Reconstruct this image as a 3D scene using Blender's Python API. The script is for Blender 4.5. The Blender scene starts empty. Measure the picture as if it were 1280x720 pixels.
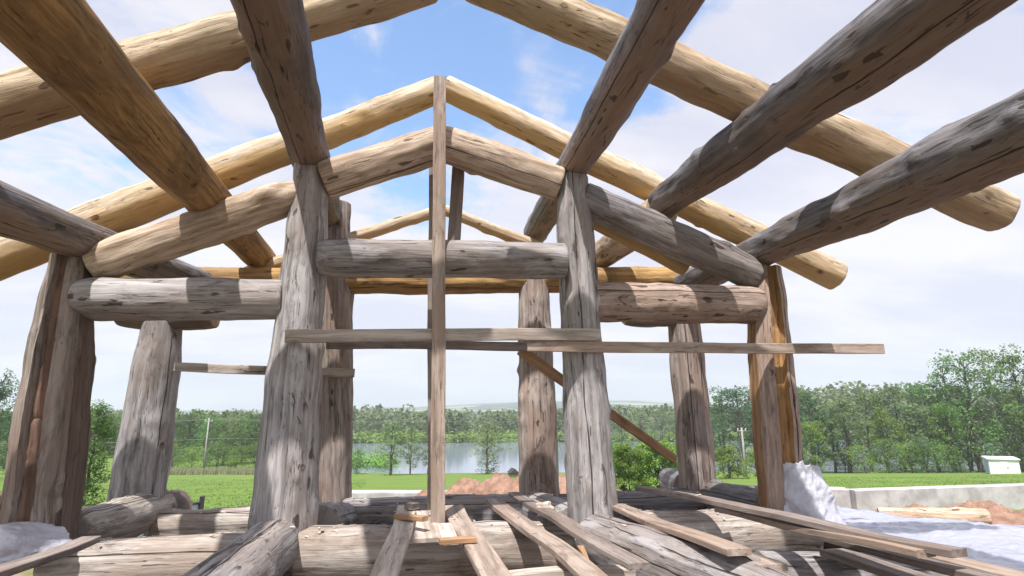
import bpy, bmesh, math, random
from math import radians, sin, cos, pi, tau, exp, sqrt, atan2
from mathutils import Vector, Matrix, noise
random.seed(7)
S = bpy.context.scene
COL = S.collection

# ------------------------------------------------------------------ camera
F = 700.0                      # focal length in pixels of a 1280 wide frame
PI_, YA, RO = radians(12.54), radians(8.38), radians(-.35)
R0 = Vector((cos(YA), -sin(YA), 0)); F0 = Vector((sin(YA), cos(YA), 0))
FW = F0*cos(PI_) + Vector((0, 0, sin(PI_))); U0 = -F0*sin(PI_) + Vector((0, 0, cos(PI_)))
RT = R0*cos(RO) + U0*sin(RO); UP = U0*cos(RO) - R0*sin(RO)
cam = bpy.data.cameras.new('camera'); co = bpy.data.objects.new('camera', cam); COL.objects.link(co)
m = Matrix((RT, UP, -FW)).transposed().to_4x4(); co.matrix_world = m
cam.sensor_width = 36; cam.lens = 36*F/1280; cam.clip_start = .02; cam.clip_end = 30000
S.camera = co
# surveying helpers: the point seen at a photo pixel on a known plane of the building
def ray(x, y): return FW*F + RT*(x-640) - UP*(y-360)
def PY(x, y, Y): d = ray(x, y); return d*(Y/d.y)
def PZ(x, y, z): d = ray(x, y); return d*(z/d.z)
def PD(x, y, D): return ray(x, y)*(D/F)
def PG(x, D, z):               # ground position in the direction of column x at distance D, height z
    d = F0*717 + R0*(x-640); return Vector((d.x*D/717, d.y*D/717, z))

# ------------------------------------------------------------------ tagging
def tag(o, label=None, cat=None, group=None, kind=None):
    if label: o['label'] = label
    if cat: o['category'] = cat
    if group: o['group'] = group
    if kind: o['kind'] = kind
    return o
def link(name, me, mats=(), parent=None, mw=None):
    o = bpy.data.objects.new(name, me); COL.objects.link(o)
    for mt in mats:
        if mt: me.materials.append(mt)
    if mw is not None: o.matrix_world = mw
    if parent: o.parent = parent
    return o
def empty(name, loc, rz=0):
    o = bpy.data.objects.new(name, None); COL.objects.link(o); o.location = loc; o.rotation_euler[2] = rz
    o.empty_display_size = .2
    return o
def mesh(name, V, Fc, mi=None, smooth=True):
    me = bpy.data.meshes.new(name); me.from_pydata(V, [], Fc)
    if smooth: me.polygons.foreach_set('use_smooth', [True]*len(Fc))
    if mi: me.polygons.foreach_set('material_index', mi)
    me.update(); return me
def N3(x, y, z): return noise.noise(Vector((x, y, z)))

# ------------------------------------------------------------------ materials
class NT:
    def __init__(s, name):
        s.m = bpy.data.materials.new(name); s.m.use_nodes = True; s.t = s.m.node_tree; s.n = s.t.nodes
        s.b = s.n['Principled BSDF']; s.out = s.n['Material Output']
    def a(s, typ, **k):
        n = s.n.new(typ)
        for q, v in k.items(): setattr(n, q, v)
        return n
    def w(s, x, y): s.t.links.new(x, y)
    def set(s, sock, v):
        if hasattr(v, 'is_output') or isinstance(v, bpy.types.NodeSocket): s.w(v, sock)
        else: sock.default_value = v
    def math(s, op, a, b=0, c=None, clamp=False):
        n = s.a('ShaderNodeMath', operation=op); n.use_clamp = clamp
        s.set(n.inputs[0], a); s.set(n.inputs[1], b)
        if c is not None: s.set(n.inputs[2], c)
        return n.outputs[0]
    def mix(s, f, a, b):
        n = s.a('ShaderNodeMix', data_type='RGBA'); n.clamp_factor = True
        s.set(n.inputs[0], f); s.set(n.inputs[6], a if not isinstance(a, tuple) else a+(1,)); s.set(n.inputs[7], b if not isinstance(b, tuple) else b+(1,))
        return n.outputs[2]
    def vec(s, v, scale, off=None):
        n = s.a('ShaderNodeMapping'); s.w(v, n.inputs[0]); n.inputs['Scale'].default_value = scale
        if off is not None: s.w(off, n.inputs['Location'])
        return n.outputs[0]
    def noise(s, v, sc, det=4, ro=.55, dist=0):
        n = s.a('ShaderNodeTexNoise'); s.w(v, n.inputs['Vector']); n.inputs['Scale'].default_value = sc
        n.inputs['Detail'].default_value = det; n.inputs['Roughness'].default_value = ro; n.inputs['Distortion'].default_value = dist
        return n.outputs[0]
    def step(s, v, a, b, o0=0, o1=1):
        n = s.a('ShaderNodeMapRange'); n.interpolation_type = 'SMOOTHSTEP'; s.set(n.inputs[0], v)
        for i, x in enumerate((a, b, o0, o1)): s.set(n.inputs[i+1], x)
        return n.outputs[0]
    def bump(s, h, st, d, prev=None):
        n = s.a('ShaderNodeBump'); n.inputs['Strength'].default_value = st; n.inputs['Distance'].default_value = d; s.w(h, n.inputs['Height'])
        if prev is not None: s.w(prev, n.inputs['Normal'])
        return n.outputs[0]

def wood(name, c1, c2, c3, c4=(.05, .035, .03), patch=.5, marks=.5, cracks=2, fleck=(17, 17, 4.6), rough=.78, board=False, knots=.6, checks=.7, under=None, ulev=0., stain=1.):
    """long grained wood: c1/c2 the fibre colours, c3 large tinted patches, c4 bark remnants, cracks and knots"""
    c1 = tuple(x*.95 for x in c1); c2 = tuple(x*.68 for x in c2); c3 = tuple(x*.78 for x in c3)
    if under: under = tuple(x*.85 for x in under)
    s = NT(name); tc = s.a('ShaderNodeTexCoord').outputs['Object']; oi = s.a('ShaderNodeObjectInfo').outputs['Random']
    off = s.a('ShaderNodeCombineXYZ'); s.w(s.math('MULTIPLY', oi, 37), off.inputs[0]); s.w(s.math('MULTIPLY', oi, 91), off.inputs[1]); s.w(s.math('MULTIPLY', oi, 53), off.inputs[2])
    off = off.outputs[0]
    warp = s.a('ShaderNodeTexNoise'); s.w(s.vec(tc, (2, 2, 1.2), off), warp.inputs['Vector']); warp.inputs['Scale'].default_value = 2.0
    add = s.a('ShaderNodeVectorMath', operation='MULTIPLY_ADD'); s.w(warp.outputs[1], add.inputs[0]); add.inputs[1].default_value = (.05, .05, .05); s.w(tc, add.inputs[2])
    g = add.outputs[0]
    grain = s.noise(s.vec(g, (26, 26, .9), off), 1.0, 8, .62)
    fib = s.noise(s.vec(g, (140, 140, 3.5), off), 1.0, 3, .5)
    pa = s.noise(s.vec(tc, (2.4, 2.4, .9), off), 1.0, 5, .62, .6)
    pb = s.noise(s.vec(tc, (7, 7, 3.4), off), 1.0, 5, .65, .4)
    g2 = s.noise(s.vec(g, (12, 12, .45), off), 1.0, 7, .66)
    gm = s.math('MULTIPLY_ADD', grain, .55, s.math('MULTIPLY', g2, .45))
    col = s.mix(s.step(gm, .38, .60), c2, c1)
    col = s.mix(s.math('MULTIPLY', s.step(fib, .5, .75), .30), col, tuple(x*1.25 for x in c1))
    col = s.mix(s.math('MULTIPLY', s.step(fib, .45, .25), .35), col, tuple(x*.6 for x in c2))
    col = s.mix(s.math('MULTIPLY', s.step(pa, .47, .58), patch), col, c3)
    col = s.mix(s.math('MULTIPLY', s.step(pb, .54, .68), .40), col, tuple(x*.6 for x in c2))
    # broad weather stains running along the log
    st = s.noise(s.vec(g, (4.5, 4.5, 1.3), off), 1.0, 9, .74, .6)
    col = s.mix(s.math('MULTIPLY', s.step(st, .55, .66), .5*stain), col, tuple(x*.42 for x in c2))
    col = s.mix(s.math('MULTIPLY', s.step(st, .43, .34), .35*stain), col, tuple(min(.8, x*1.18) for x in c1))
    if under:   # underside tint, putting light and shade round the log into its colour
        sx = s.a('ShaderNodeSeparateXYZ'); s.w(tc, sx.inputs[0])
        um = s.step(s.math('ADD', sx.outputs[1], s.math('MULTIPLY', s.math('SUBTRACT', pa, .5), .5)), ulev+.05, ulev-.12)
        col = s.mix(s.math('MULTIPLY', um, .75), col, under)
    # tone of its own for each log
    tone = s.math('MULTIPLY_ADD', s.math('FRACT', s.math('MULTIPLY', oi, 17.3)), .22, .89)
    hv = s.a('ShaderNodeHueSaturation'); s.w(tone, hv.inputs['Value']); s.w(col, hv.inputs['Color']); col = hv.outputs[0]
    h = s.math('ADD', s.math('MULTIPLY', grain, .8), s.math('MULTIPLY', fib, .2))
    # short drying checks along the grain
    ck = s.noise(s.vec(g, (75, 75, 2.3), off), 1.0, 6, .6)
    chk = s.math('MULTIPLY', s.step(ck, .60, .66), s.step(s.noise(s.vec(tc, (3, 3, 1.4), off), 1.0, 3), .38, .55))
    col = s.mix(s.math('MULTIPLY', chk, checks), col, c4); h = s.math('SUBTRACT', h, s.math('MULTIPLY', chk, .9*checks))
    # bark remnants / flecks
    dw = s.a('ShaderNodeTexNoise'); s.w(s.vec(tc, (9, 9, 3), off), dw.inputs['Vector']); dw.inputs['Scale'].default_value = 1.6; dw.inputs['Detail'].default_value = 4
    dm = s.a('ShaderNodeVectorMath', operation='MULTIPLY_ADD'); s.w(dw.outputs[1], dm.inputs[0]); dm.inputs[1].default_value = (.11, .11, .22); s.w(tc, dm.inputs[2])
    vo = s.a('ShaderNodeTexVoronoi'); s.w(s.vec(dm.outputs[0], fleck, off), vo.inputs['Vector']); vo.inputs['Scale'].default_value = 1.0
    sp = s.a('ShaderNodeSeparateColor'); s.w(vo.outputs['Color'], sp.inputs[0])
    fsz = s.math('MULTIPLY_ADD', sp.outputs[2], .20, .13)
    fl = s.math('MULTIPLY', s.step(s.math('SUBTRACT', vo.outputs['Distance'], fsz), .05, -.03), s.step(sp.outputs[0], 1-.42*marks, 1-.42*marks+.06))
    fl = s.math('MULTIPLY', fl, s.step(s.noise(s.vec(tc, (2.6, 2.6, 1.2), off), 1.0, 2), .42, .52))
    pc = s.noise(s.vec(tc, (7, 7, 1.7), off), 1.0, 8, .74, 1.4)
    bark = s.step(pc, .655-.06*marks, .70-.06*marks)
    dark = s.math('MAXIMUM', fl, s.math('MULTIPLY', bark, .85))
    col = s.mix(s.math('MULTIPLY', dark, .82), col, c4)
    # knots
    vk = s.a('ShaderNodeTexVoronoi'); s.w(s.vec(tc, (3.1, 3.1, 2.3), off), vk.inputs['Vector']); vk.inputs['Scale'].default_value = 1.0
    sk = s.a('ShaderNodeSeparateColor'); s.w(vk.outputs['Color'], sk.inputs[0])
    on = s.step(sk.outputs[1], 1-knots*.55, 1-knots*.55+.05)
    kd = vk.outputs['Distance']
    ring = s.math('MULTIPLY_ADD', s.math('SINE', s.math('MULTIPLY', kd, 120)), .25, .6)
    kn = s.math('MULTIPLY', s.math('MULTIPLY', s.step(kd, .13, .07), ring), on)
    kc = s.math('MULTIPLY', s.step(kd, .06, .03), on)
    col = s.mix(kn, col, tuple(x*.45 for x in c3)); col = s.mix(s.math('MULTIPLY', kc, .85), col, c4)
    h = s.math('SUBTRACT', h, s.math('MULTIPLY', dark, .5)); h = s.math('ADD', h, s.math('MULTIPLY', kn, .5))
    if cracks:
        xyz = s.a('ShaderNodeSeparateXYZ'); s.w(tc, xyz.inputs[0])
        an = s.math('ARCTAN2', xyz.outputs[1], xyz.outputs[0])
        zn = s.a('ShaderNodeCombineXYZ'); s.w(s.math('MULTIPLY_ADD', oi, 77, xyz.outputs[2]), zn.inputs[2])
        wob = s.noise(zn.outputs[0], .9, 3, .5)
        tot = None
        for k in range(cracks):
            c0 = s.math('MULTIPLY_ADD', s.math('FRACT', s.math('MULTIPLY', oi, 7.1+13.7*k)), 5.6, -2.8)
            d = s.math('ABSOLUTE', s.math('SUBTRACT', an, s.math('MULTIPLY_ADD', s.math('SUBTRACT', wob, .5), -.55 if k else .25, c0)))
            wid = s.math('MULTIPLY_ADD', s.noise(zn.outputs[0], 2.3+k, 2), .052, .004)
            cr = s.math('SUBTRACT', 1, s.step(s.math('DIVIDE', d, wid), .35, 1.0))
            if k:  # the finer ones break off along the log
                cr = s.math('MULTIPLY', cr, s.step(s.noise(zn.outputs[0], .9+k*.37, 1), .44, .5))
            tot = cr if tot is None else s.math('MAXIMUM', tot, cr)
        col = s.mix(s.math('MULTIPLY', tot, .88), col, (.03, .022, .018))
        h = s.math('SUBTRACT', h, s.math('MULTIPLY', tot, 2.2))
    s.w(col, s.b.inputs['Base Color']); s.b.inputs['Roughness'].default_value = rough; s.b.inputs['Specular IOR Level'].default_value = .25
    b1 = s.bump(pb, .4, .014) if not board else None
    s.w(s.bump(h, .9, .011 if not board else .003, b1), s.b.inputs['Normal'])
    return s.m
def endgrain(name, c1, c2):
    s = NT(name); tc = s.a('ShaderNodeTexCoord').outputs['Object']
    xyz = s.a('ShaderNodeSeparateXYZ'); s.w(tc, xyz.inputs[0])
    r = s.math('SQRT', s.math('ADD', s.math('POWER', xyz.outputs[0], 2), s.math('POWER', xyz.outputs[1], 2)))
    n = s.noise(tc, 6, 3)
    rg = s.math('MULTIPLY_ADD', s.math('SINE', s.math('MULTIPLY_ADD', n, 9, s.math('MULTIPLY', r, 420))), .5, .5)
    an = s.math('ARCTAN2', xyz.outputs[1], xyz.outputs[0])
    ra = s.step(s.math('ABSOLUTE', s.math('SINE', s.math('MULTIPLY_ADD', s.noise(tc, 9, 2), 1.2, s.math('MULTIPLY', an, 2.5)))), .05, .02)
    col = s.mix(s.math('MULTIPLY', rg, .6), c1, c2); col = s.mix(s.math('MULTIPLY', ra, .7), col, (.04, .03, .02))
    col = s.mix(s.math('MULTIPLY', s.step(s.noise(tc, 5, 5), .5, .7), .5), col, tuple(x*.5 for x in c2))
    s.w(col, s.b.inputs['Base Color']); s.b.inputs['Roughness'].default_value = .85
    s.w(s.bump(rg, .3, .003), s.b.inputs['Normal']); return s.m

W = {}
W['grey'] = wood('grey_weathered_log', (.42, .395, .395), (.22, .20, .20), (.30, .24, .205), patch=.55, marks=.5, cracks=3)
W['pale'] = wood('pale_weathered_log', (.50, .47, .465), (.29, .265, .26), (.36, .285, .245), patch=.5, marks=.9, cracks=2, fleck=(15, 15, 3.6))
W['dark'] = wood('dark_weathered_log', (.24, .225, .23), (.12, .11, .115), (.20, .155, .13), patch=.55, marks=.6, cracks=3, rough=.7)
W['purlin'] = wood('dark_purlin_log', (.27, .26, .275), (.125, .12, .13), (.20, .155, .125), patch=.6, marks=.75, cracks=3, rough=.7, under=(.34, .225, .145), ulev=-.06)  # dark base keeps the top looking unlit, warm underside paints light from below
W['postgrey'] = wood('brown_grey_post', (.45, .38, .34), (.25, .195, .17), (.38, .26, .20), patch=.6, marks=.7, cracks=2)
W['brown'] = wood('brown_hewn_log', (.36, .30, .26), (.20, .16, .135), (.25, .17, .125), patch=.6, marks=.35, cracks=2)
W['tan'] = wood('tan_peeled_log', (.54, .335, .14), (.36, .205, .075), (.26, .165, .085), patch=.6, marks=.25, cracks=2)
W['fresh'] = wood('fresh_yellow_log', (.78, .66, .52), (.60, .47, .32), (.58, .38, .19), c4=(.12, .06, .03), stain=.5, under=(.62, .37, .11), ulev=.0, patch=.55, marks=.42, cracks=1, fleck=(14, 14, 6.0), rough=.6, knots=.7)  # orange underside is the glow bounced from below, put into the colour
W['buff'] = wood('buff_peeled_log', (.68, .545, .42), (.42, .29, .19), (.40, .28, .19), c4=(.10, .06, .04), patch=.5, marks=.4, cracks=2, rough=.68)
W['golden'] = wood('golden_peeled_log', (.72, .58, .42), (.48, .35, .21), (.42, .28, .17), c4=(.12, .06, .035), patch=.55, marks=.55, cracks=2, rough=.65, under=(.44, .29, .15), ulev=-.03)  # browner underside paints the shaded lower half of the rafter
W['marked'] = wood('blotchy_pinkish_log', (.55, .42, .35), (.38, .28, .23), (.44, .30, .22), c4=(.045, .03, .026), patch=.5, marks=1.15, cracks=1, fleck=(15, 15, 3.6))
W['floor'] = wood('pale_floor_log', (.56, .50, .45), (.33, .275, .235), (.36, .265, .20), patch=.6, marks=.3, cracks=3)
W['board'] = wood('sawn_board', (.48, .385, .32), (.33, .25, .20), (.40, .28, .21), patch=.6, marks=.1, cracks=0, board=True, knots=.35, rough=.72)
W['board_grey'] = wood('grey_sawn_board', (.34, .285, .255), (.20, .165, .145), (.27, .20, .165), patch=.6, marks=.12, cracks=0, board=True, knots=.35)
W['board_pale'] = wood('pale_sawn_board', (.64, .56, .49), (.46, .38, .315), (.48, .37, .29), patch=.45, marks=.06, cracks=0, board=True, knots=.35)
W['board_orange'] = wood('orange_sawn_board', (.46, .28, .16), (.33, .18, .095), (.38, .22, .12), patch=.5, marks=.08, cracks=0, board=True, knots=.35)
W['notch'] = wood('orange_chopped_notch', (.52, .31, .14), (.34, .17, .07), (.42, .23, .10), patch=.6, marks=.2, cracks=0, fleck=(6, 6, 9), knots=.2)
W['notch_brown'] = wood('brown_orange_hewn_face', (.42, .25, .13), (.27, .145, .07), (.33, .17, .075), patch=.6, marks=.3, cracks=0, knots=.2)
W['chamfer'] = wood('dark_hewn_face', (.20, .14, .11), (.11, .075, .06), (.15, .095, .07), patch=.6, marks=.3, cracks=1)
W['notch_red'] = wood('reddish_chopped_notch', (.28, .17, .125), (.15, .09, .065), (.20, .11, .08), patch=.6, marks=.3, cracks=0, fleck=(6, 6, 9), knots=.2)
W['end'] = endgrain('log_end_grain', (.50, .36, .22), (.34, .22, .12))
W['end_grey'] = endgrain('weathered_end_grain', (.36, .32, .29), (.22, .185, .16))

def simple(name, c, rough=.7, c2=None, sc=4, metal=0, bump=0, trans=0, spec=.4, dist=.01):
    s = NT(name); s.b.inputs['Roughness'].default_value = rough; s.b.inputs['Metallic'].default_value = metal; s.b.inputs['Specular IOR Level'].default_value = spec
    tc = s.a('ShaderNodeTexCoord').outputs['Object']; n = s.noise(tc, sc, 6, .6)
    s.w(s.mix(s.step(n, .35, .68), c, c2 or tuple(x*.7 for x in c)), s.b.inputs['Base Color'])
    if bump: s.w(s.bump(s.noise(tc, sc*4, 6, .65), bump, dist), s.b.inputs['Normal'])
    return s.m

# ------------------------------------------------------------------ logs
def frame_of(d, hint=Vector((0, 0, 1))):
    d = d.normalized()
    if abs(d.dot(hint)) > .95: hint = Vector((0, 1, 0))
    x = hint.cross(d).normalized(); y = d.cross(x)
    return Matrix((x, y, d)).transposed().to_4x4()   # local X, Y, Z
def log(name, P0, P1, prof, mat, label, cat='log', group=None, bump=1.0, bow=0., seed=None, notch=(), ends='end_grey', seg=60, step=.032, taper=(.0, .0), knobs=None, parent=None):
    """prof: [(t, radius)...]; notch: list of (theta0, theta1, depth, material) cut flat along the log, angles in degrees round the local Z"""
    P0, P1 = Vector(P0), Vector(P1); L = (P1-P0).length
    seed = seed if seed is not None else random.random()*100
    rnd = random.Random(seed)
    nr = max(10, int(L/step)); V = []; Fc = []; MI = []
    def rad(t):
        for (a, ra), (b, rb) in zip(prof, prof[1:]):
            if t <= b:
                k = (t-a)/(b-a) if b > a else 0; k = k*k*(3-2*k); return ra+(rb-ra)*k
        return prof[-1][1]
    th = [tau*k/seg for k in range(seg)]; NO = []
    for a0, a1, dep, nm in notch:
        a0, a1 = radians(a0) % tau, radians(a1) % tau; NO.append((a0, (a1-a0) % tau, dep, nm))
        th += [(a0-.006) % tau, (a0+.006) % tau, (a1-.006) % tau, (a1+.006) % tau]
    th = sorted(set(th)); nt = len(th)
    def inside(a):
        for k, (a0, sp, dep, nm) in enumerate(NO):
            if (a-a0) % tau < sp: return k
        return -1
    ins = [inside(a) for a in th]
    fin = [inside((th[j]+((th[(j+1) % nt]-th[j]) % tau)/2) % tau) for j in range(nt)]
    kn = [(rnd.uniform(0, L), rnd.uniform(0, tau), rnd.uniform(.010, .030), rnd.uniform(.05, .12)) for _ in range(int(L*2.6))]
    if knobs: kn += knobs
    bx, by = rnd.uniform(-1, 1)*bow, rnd.uniform(-1, 1)*bow
    zs = [0, .006, .016] + [.03+(L-.06)*i/nr for i in range(nr+1)] + [L-.016, L-.006, L]
    for z in zs:
        t = z/L; r0 = rad(t); e = min(z, L-z); ts = 0 if z < L/2 else 1
        er = 1 - (max(0, 1-e/.016)**2)*.045 - (max(0, 1-e/.12)**1.5)*taper[ts]*.5
        cx = bx*sin(pi*t)+.02*bump*N3(seed, z*.9, 1.3)+.008*bump*N3(seed, z*3, 1.3); cy = by*sin(pi*t)+.02*bump*N3(seed+9, z*.9, 4.3)+.008*bump*N3(seed, z*3, 7.3)
        sw = .05*bump*N3(z*1.6, seed, 2)
        for j, a in enumerate(th):
            ca, sa = cos(a), sin(a)
            n1 = N3(ca*.9+seed, sa*.9, z*1.7); n2 = N3(ca*2.3+seed, sa*2.3+7, z*4.2); n3 = N3(ca*6+seed, sa*6, z*9)
            r = r0*er*(1+sw+bump*(.085*n1+.065*n2+.022*n3))
            fa = (a*5/tau+N3(seed, z*.8, 8)*.6) % 1; r *= 1-bump*.04*(1-cos(tau*fa))*.5
            for kz, ka, kh, kw in kn:
                dz = abs(z-kz)
                if dz < kw*2:
                    da = abs((a-ka+pi) % tau-pi)*r0
                    if da < kw*2: r += kh*bump*exp(-(dz*dz+da*da)/(kw*kw*.45))
            k = ins[j]
            if k >= 0:
                a0, sp, dep, nm = NO[k]
                ste = (z*2.7+seed+.12*sin(z*7)) % 1
                d2 = dep*(1+.12*N3(z*4, seed, a*2))+(.07*max(0, 1-ste*9) if dep > .15 else 0)+.02*N3(z*9, seed, 2)
                aa = ((a-a0) % tau)-sp/2
                r = min(r, r0*er*cos(sp/2)*(1-d2)/max(.35, cos(aa)))
            V.append((cx+r*ca, cy+r*sa, z))
    nz = len(zs)
    for i in range(nz-1):
        for j in range(nt):
            j2 = (j+1) % nt
            Fc.append((i*nt+j, i*nt+j2, (i+1)*nt+j2, (i+1)*nt+j)); MI.append(2+fin[j] if fin[j] >= 0 else 0)
    for base, flip, zz in ((0, True, -.004), ((nz-1)*nt, False, L+.004)):
        cxm = sum(V[base+j][0] for j in range(nt))/nt; cym = sum(V[base+j][1] for j in range(nt))/nt
        c = len(V); V.append((cxm, cym, zz))
        for j in range(nt):
            j2 = (j+1) % nt
            Fc.append((base+j2, base+j, c) if flip else (base+j, base+j2, c)); MI.append(1)
    me = mesh(name, V, Fc, MI)
    me.set_sharp_from_angle(angle=radians(42))
    mw = frame_of(P1-P0); mw.translation = P0
    o = link(name, me, (W[mat], W[ends])+tuple(W[q[3]] for q in NO), parent, mw)
    if not parent: tag(o, label, cat, group)
    return o
def lerp(a, b, t): return a+(b-a)*t

def board(name, P0, P1, w, t, face, mat, label=None, cat='board', group=None, parent=None, warp=.006, seed=None, sag=0):
    """a sawn board from P0 to P1, width w, thickness t; face = direction its broad side looks"""
    P0, P1 = Vector(P0), Vector(P1); d = P1-P0; L = d.length; d.normalize(); face = Vector(face)
    y = (face-d*face.dot(d)).normalized(); x = y.cross(d)
    seed = seed if seed is not None else random.random()*100
    n = max(4, int(L/.12)); V = []; Fc = []
    c = .004
    sec = [(-w/2+c, -t/2), (w/2-c, -t/2), (w/2, -t/2+c), (w/2, t/2-c), (w/2-c, t/2), (-w/2+c, t/2), (-w/2, t/2-c), (-w/2, -t/2+c)]
    for i in range(n+1):
        z = L*i/n; ox = warp*1.2*N3(seed, z*.8, 0)*2; oy = warp*N3(seed, z*1.1, 5)*2; tw = .03*N3(seed, z*.4, 9)
        e = .003 if i in (0, n) else 0
        for (a, b) in sec:
            a2 = a*(1-e*8)+.0035*N3(seed+a*9, z*3, 3); b2 = b*(1-e*8)
            V.append((a2*cos(tw)-b2*sin(tw)+ox, a2*sin(tw)+b2*cos(tw)+oy, z))
    m_ = 8
    for i in range(n):
        for j in range(m_):
            Fc.append((i*m_+j, i*m_+(j+1) % m_, (i+1)*m_+(j+1) % m_, (i+1)*m_+j))
    Fc.append(tuple(reversed(range(m_)))); Fc.append(tuple(n*m_+k for k in range(m_)))
    me = mesh(name, V, Fc, smooth=False)
    mw = Matrix((x, y, d)).transposed().to_4x4(); mw.translation = P0
    o = link(name, me, (W[mat],), parent, mw)
    if label: tag(o, label, cat, group)
    return o

YF, YB = 5.0, 6.7
# ---- front posts
def leftgroove(a): return a
def flatfront(k=.82):
    def f(a, z, t):   # local frame: see frame_of; vertical logs have local X = world X(+/-), Y = world Y
        return 1.0
    return f
post = 'upright log posts of the frame'
# vertical logs: hint becomes (0,1,0) so local x = (0,1,0)x(0,0,1) = +X world, local y = +Y world; theta = world azimuth
log('log_post', PY(44, 690, YF), PY(91, 320, YF), [(0, .26), (.3, .25), (.6, .225), (.82, .19), (1, .155)], 'brown',
    'leftmost front post, brown hewn log with a reddish chopped trench down its left side', 'post', post, seed=3.3, notch=[(252, 286, .30, 'notch_red'), (328, 25, .02, 'chamfer')], bump=.9)
log('log_post', PY(352, 674, YF), PY(390, 208, YF), [(0, .255), (.12, .25), (.38, .225), (.55, .195), (.8, .185), (.88, .165), (1, .155)], 'pale',
    'pale grey front post left of the thin vertical board, flecked with dark bark marks', 'post', post, seed=11.2, bump=.8)
log('log_post', PY(741, 655, YF), PY(716, 222, YF), [(0, .225), (.2, .215), (.5, .19), (.75, .18), (1, .155)], 'pale',
    'silver grey front post right of the thin vertical board, split by a long dark crack', 'post', post, seed=21.9, bump=.85,
    knobs=[(1.45, radians(255), .03, .06), (1.72, radians(285), .02, .06), (1.28, radians(300), .025, .07)])
log('log_post', PY(980, 690, YF), PY(955, 335, YF), [(0, .2), (.4, .21), (.7, .2), (.85, .18), (1, .15)], 'marked',
    'rightmost front post with an orange chopped trench, its foot wrapped in plastic', 'post', post, seed=31.4, notch=[(246, 282, .30, 'notch'), (150, 200, .04, 'notch_brown')], bump=.9)
# ---- back posts
log('log_post', PY(168, 650, YB), PY(205, 398, YB), [(0, .265), (.3, .26), (.7, .24), (1, .2)], 'grey',
    'thick grey back post at the left, tapering upward beneath a short bolster log', 'post', post, seed=41.5, bump=.6)
log('log_post', PY(418, 640, YB), PY(420, 255, YB), [(0, .19), (.3, .2), (.7, .195), (1, .16)], 'postgrey',
    'dark back post half hidden behind the pale flecked front post', 'post', post, seed=52.1, bump=.9)
log('log_post', PY(674, 622, YB), PY(667, 338, YB), [(0, .235), (.3, .235), (.6, .215), (1, .19)], 'postgrey',
    'back post standing left of and behind the silver grey cracked front post', 'post', post, seed=61.8, bump=.8)
log('log_post', PY(874, 618, YB), PY(855, 398, YB), [(0, .22), (.35, .22), (.7, .215), (1, .2)], 'postgrey',
    'slim buff back post standing just left of the rightmost front post', 'post', post, seed=71.3, bump=.7)

# ---- collar / tie beams of the front frame
tb = 'horizontal tie beams between the posts'
log('tie_beam', PY(99, 374, YF-.02), PY(356, 374, YF-.02), [(0, .165), (.1, .18), (1, .18)], 'pale', 'left tie beam, pale grey with a long dark split, below the left rafter', 'beam', tb, seed=82.2, taper=(.12, .0), bump=.8)
log('tie_beam', PY(399, 322, YF-.1), PY(706, 326, YF-.1), [(0, .165), (.1, .175), (1, .172)], 'dark' if 0 else 'grey', 'middle tie beam, grey, behind the vertical board between the two inner posts', 'beam', tb, seed=93.6, taper=(.25, .1), bump=.6)
log('tie_beam', PY(742, 378, YF), PY(948, 381, YF), [(0, .185), (.5, .19), (1, .185)], 'marked', 'right tie beam, pinkish with large black bark blotches', 'beam', tb, seed=101.7, taper=(0, .2), bump=.8)
# ---- rafters of the front truss
rf = 'rafters of the front frame'
log('rafter', PY(114, 330, YF), PY(382, 241, YF), [(0, .15), (.1, .17), (.5, .172), (.85, .165), (1, .12)], 'buff', 'lower left rafter of the front frame, pale on top, meeting the left tie beam', 'rafter', rf, seed=111.1, taper=(.25, 0))
log('rafter', PY(404, 226, YF), PY(551, 179, YF), [(0, .18), (1, .178)], 'buff', 'short buff rafter rising from the pale flecked post to the vertical board', 'rafter', rf, seed=121.1, ends='end', bump=.9)
log('rafter', PY(551, 178, YF), PY(700, 229, YF), [(0, .18), (1, .175)], 'buff', 'short buff rafter falling from the vertical board to the cracked grey post', 'rafter', rf, seed=131.1, ends='end', bump=.9)
log('rafter', PY(728, 246, YF), PY(944, 345, YF), [(0, .165), (.5, .175), (1, .165)], 'grey', 'lower right rafter, grey, above the blotchy right tie beam', 'rafter', rf, seed=141.5, ends='end', bump=.9)
log('rafter', PY(735, 268, YF+.30), PY(858, 334, YF+.30), [(0, .11), (1, .10)], 'fresh', 'thin yellow hewn log close behind the lower right grey rafter', 'rafter', rf, seed=145.5, ends='end', bump=.7)

# ---- purlins (run away from the viewer, on top of posts and rafters)
pu = 'long purlin logs running overhead'
def purlin(p5, pn, prof, mat, label, y1=7.15, y0=-1.2, **k):
    a = PY(*p5, YF); b = PZ(*pn, a.z); d = (b-a)/(b.y-a.y)
    return log('purlin', a+d*(y1-YF), a+d*(y0-YF), prof, mat, label, 'purlin', pu, **k)
T5 = .26; 
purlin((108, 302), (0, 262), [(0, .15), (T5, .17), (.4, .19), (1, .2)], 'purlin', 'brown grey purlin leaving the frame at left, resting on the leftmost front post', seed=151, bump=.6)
purlin((256, 246), (50, 20), [(0, .17), (T5, .19), (.4, .21), (1, .23)], 'tan', 'thick tan purlin crossing the upper left corner, one long crack along it', seed=161, bump=.35)
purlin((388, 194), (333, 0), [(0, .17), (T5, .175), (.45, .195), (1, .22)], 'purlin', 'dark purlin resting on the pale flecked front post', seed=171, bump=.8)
purlin((719, 205), (838, 0), [(0, .17), (T5, .165), (.45, .18), (1, .2)], 'purlin', 'dark purlin with a black streak resting on the cracked grey post', seed=181, bump=.8)
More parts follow.
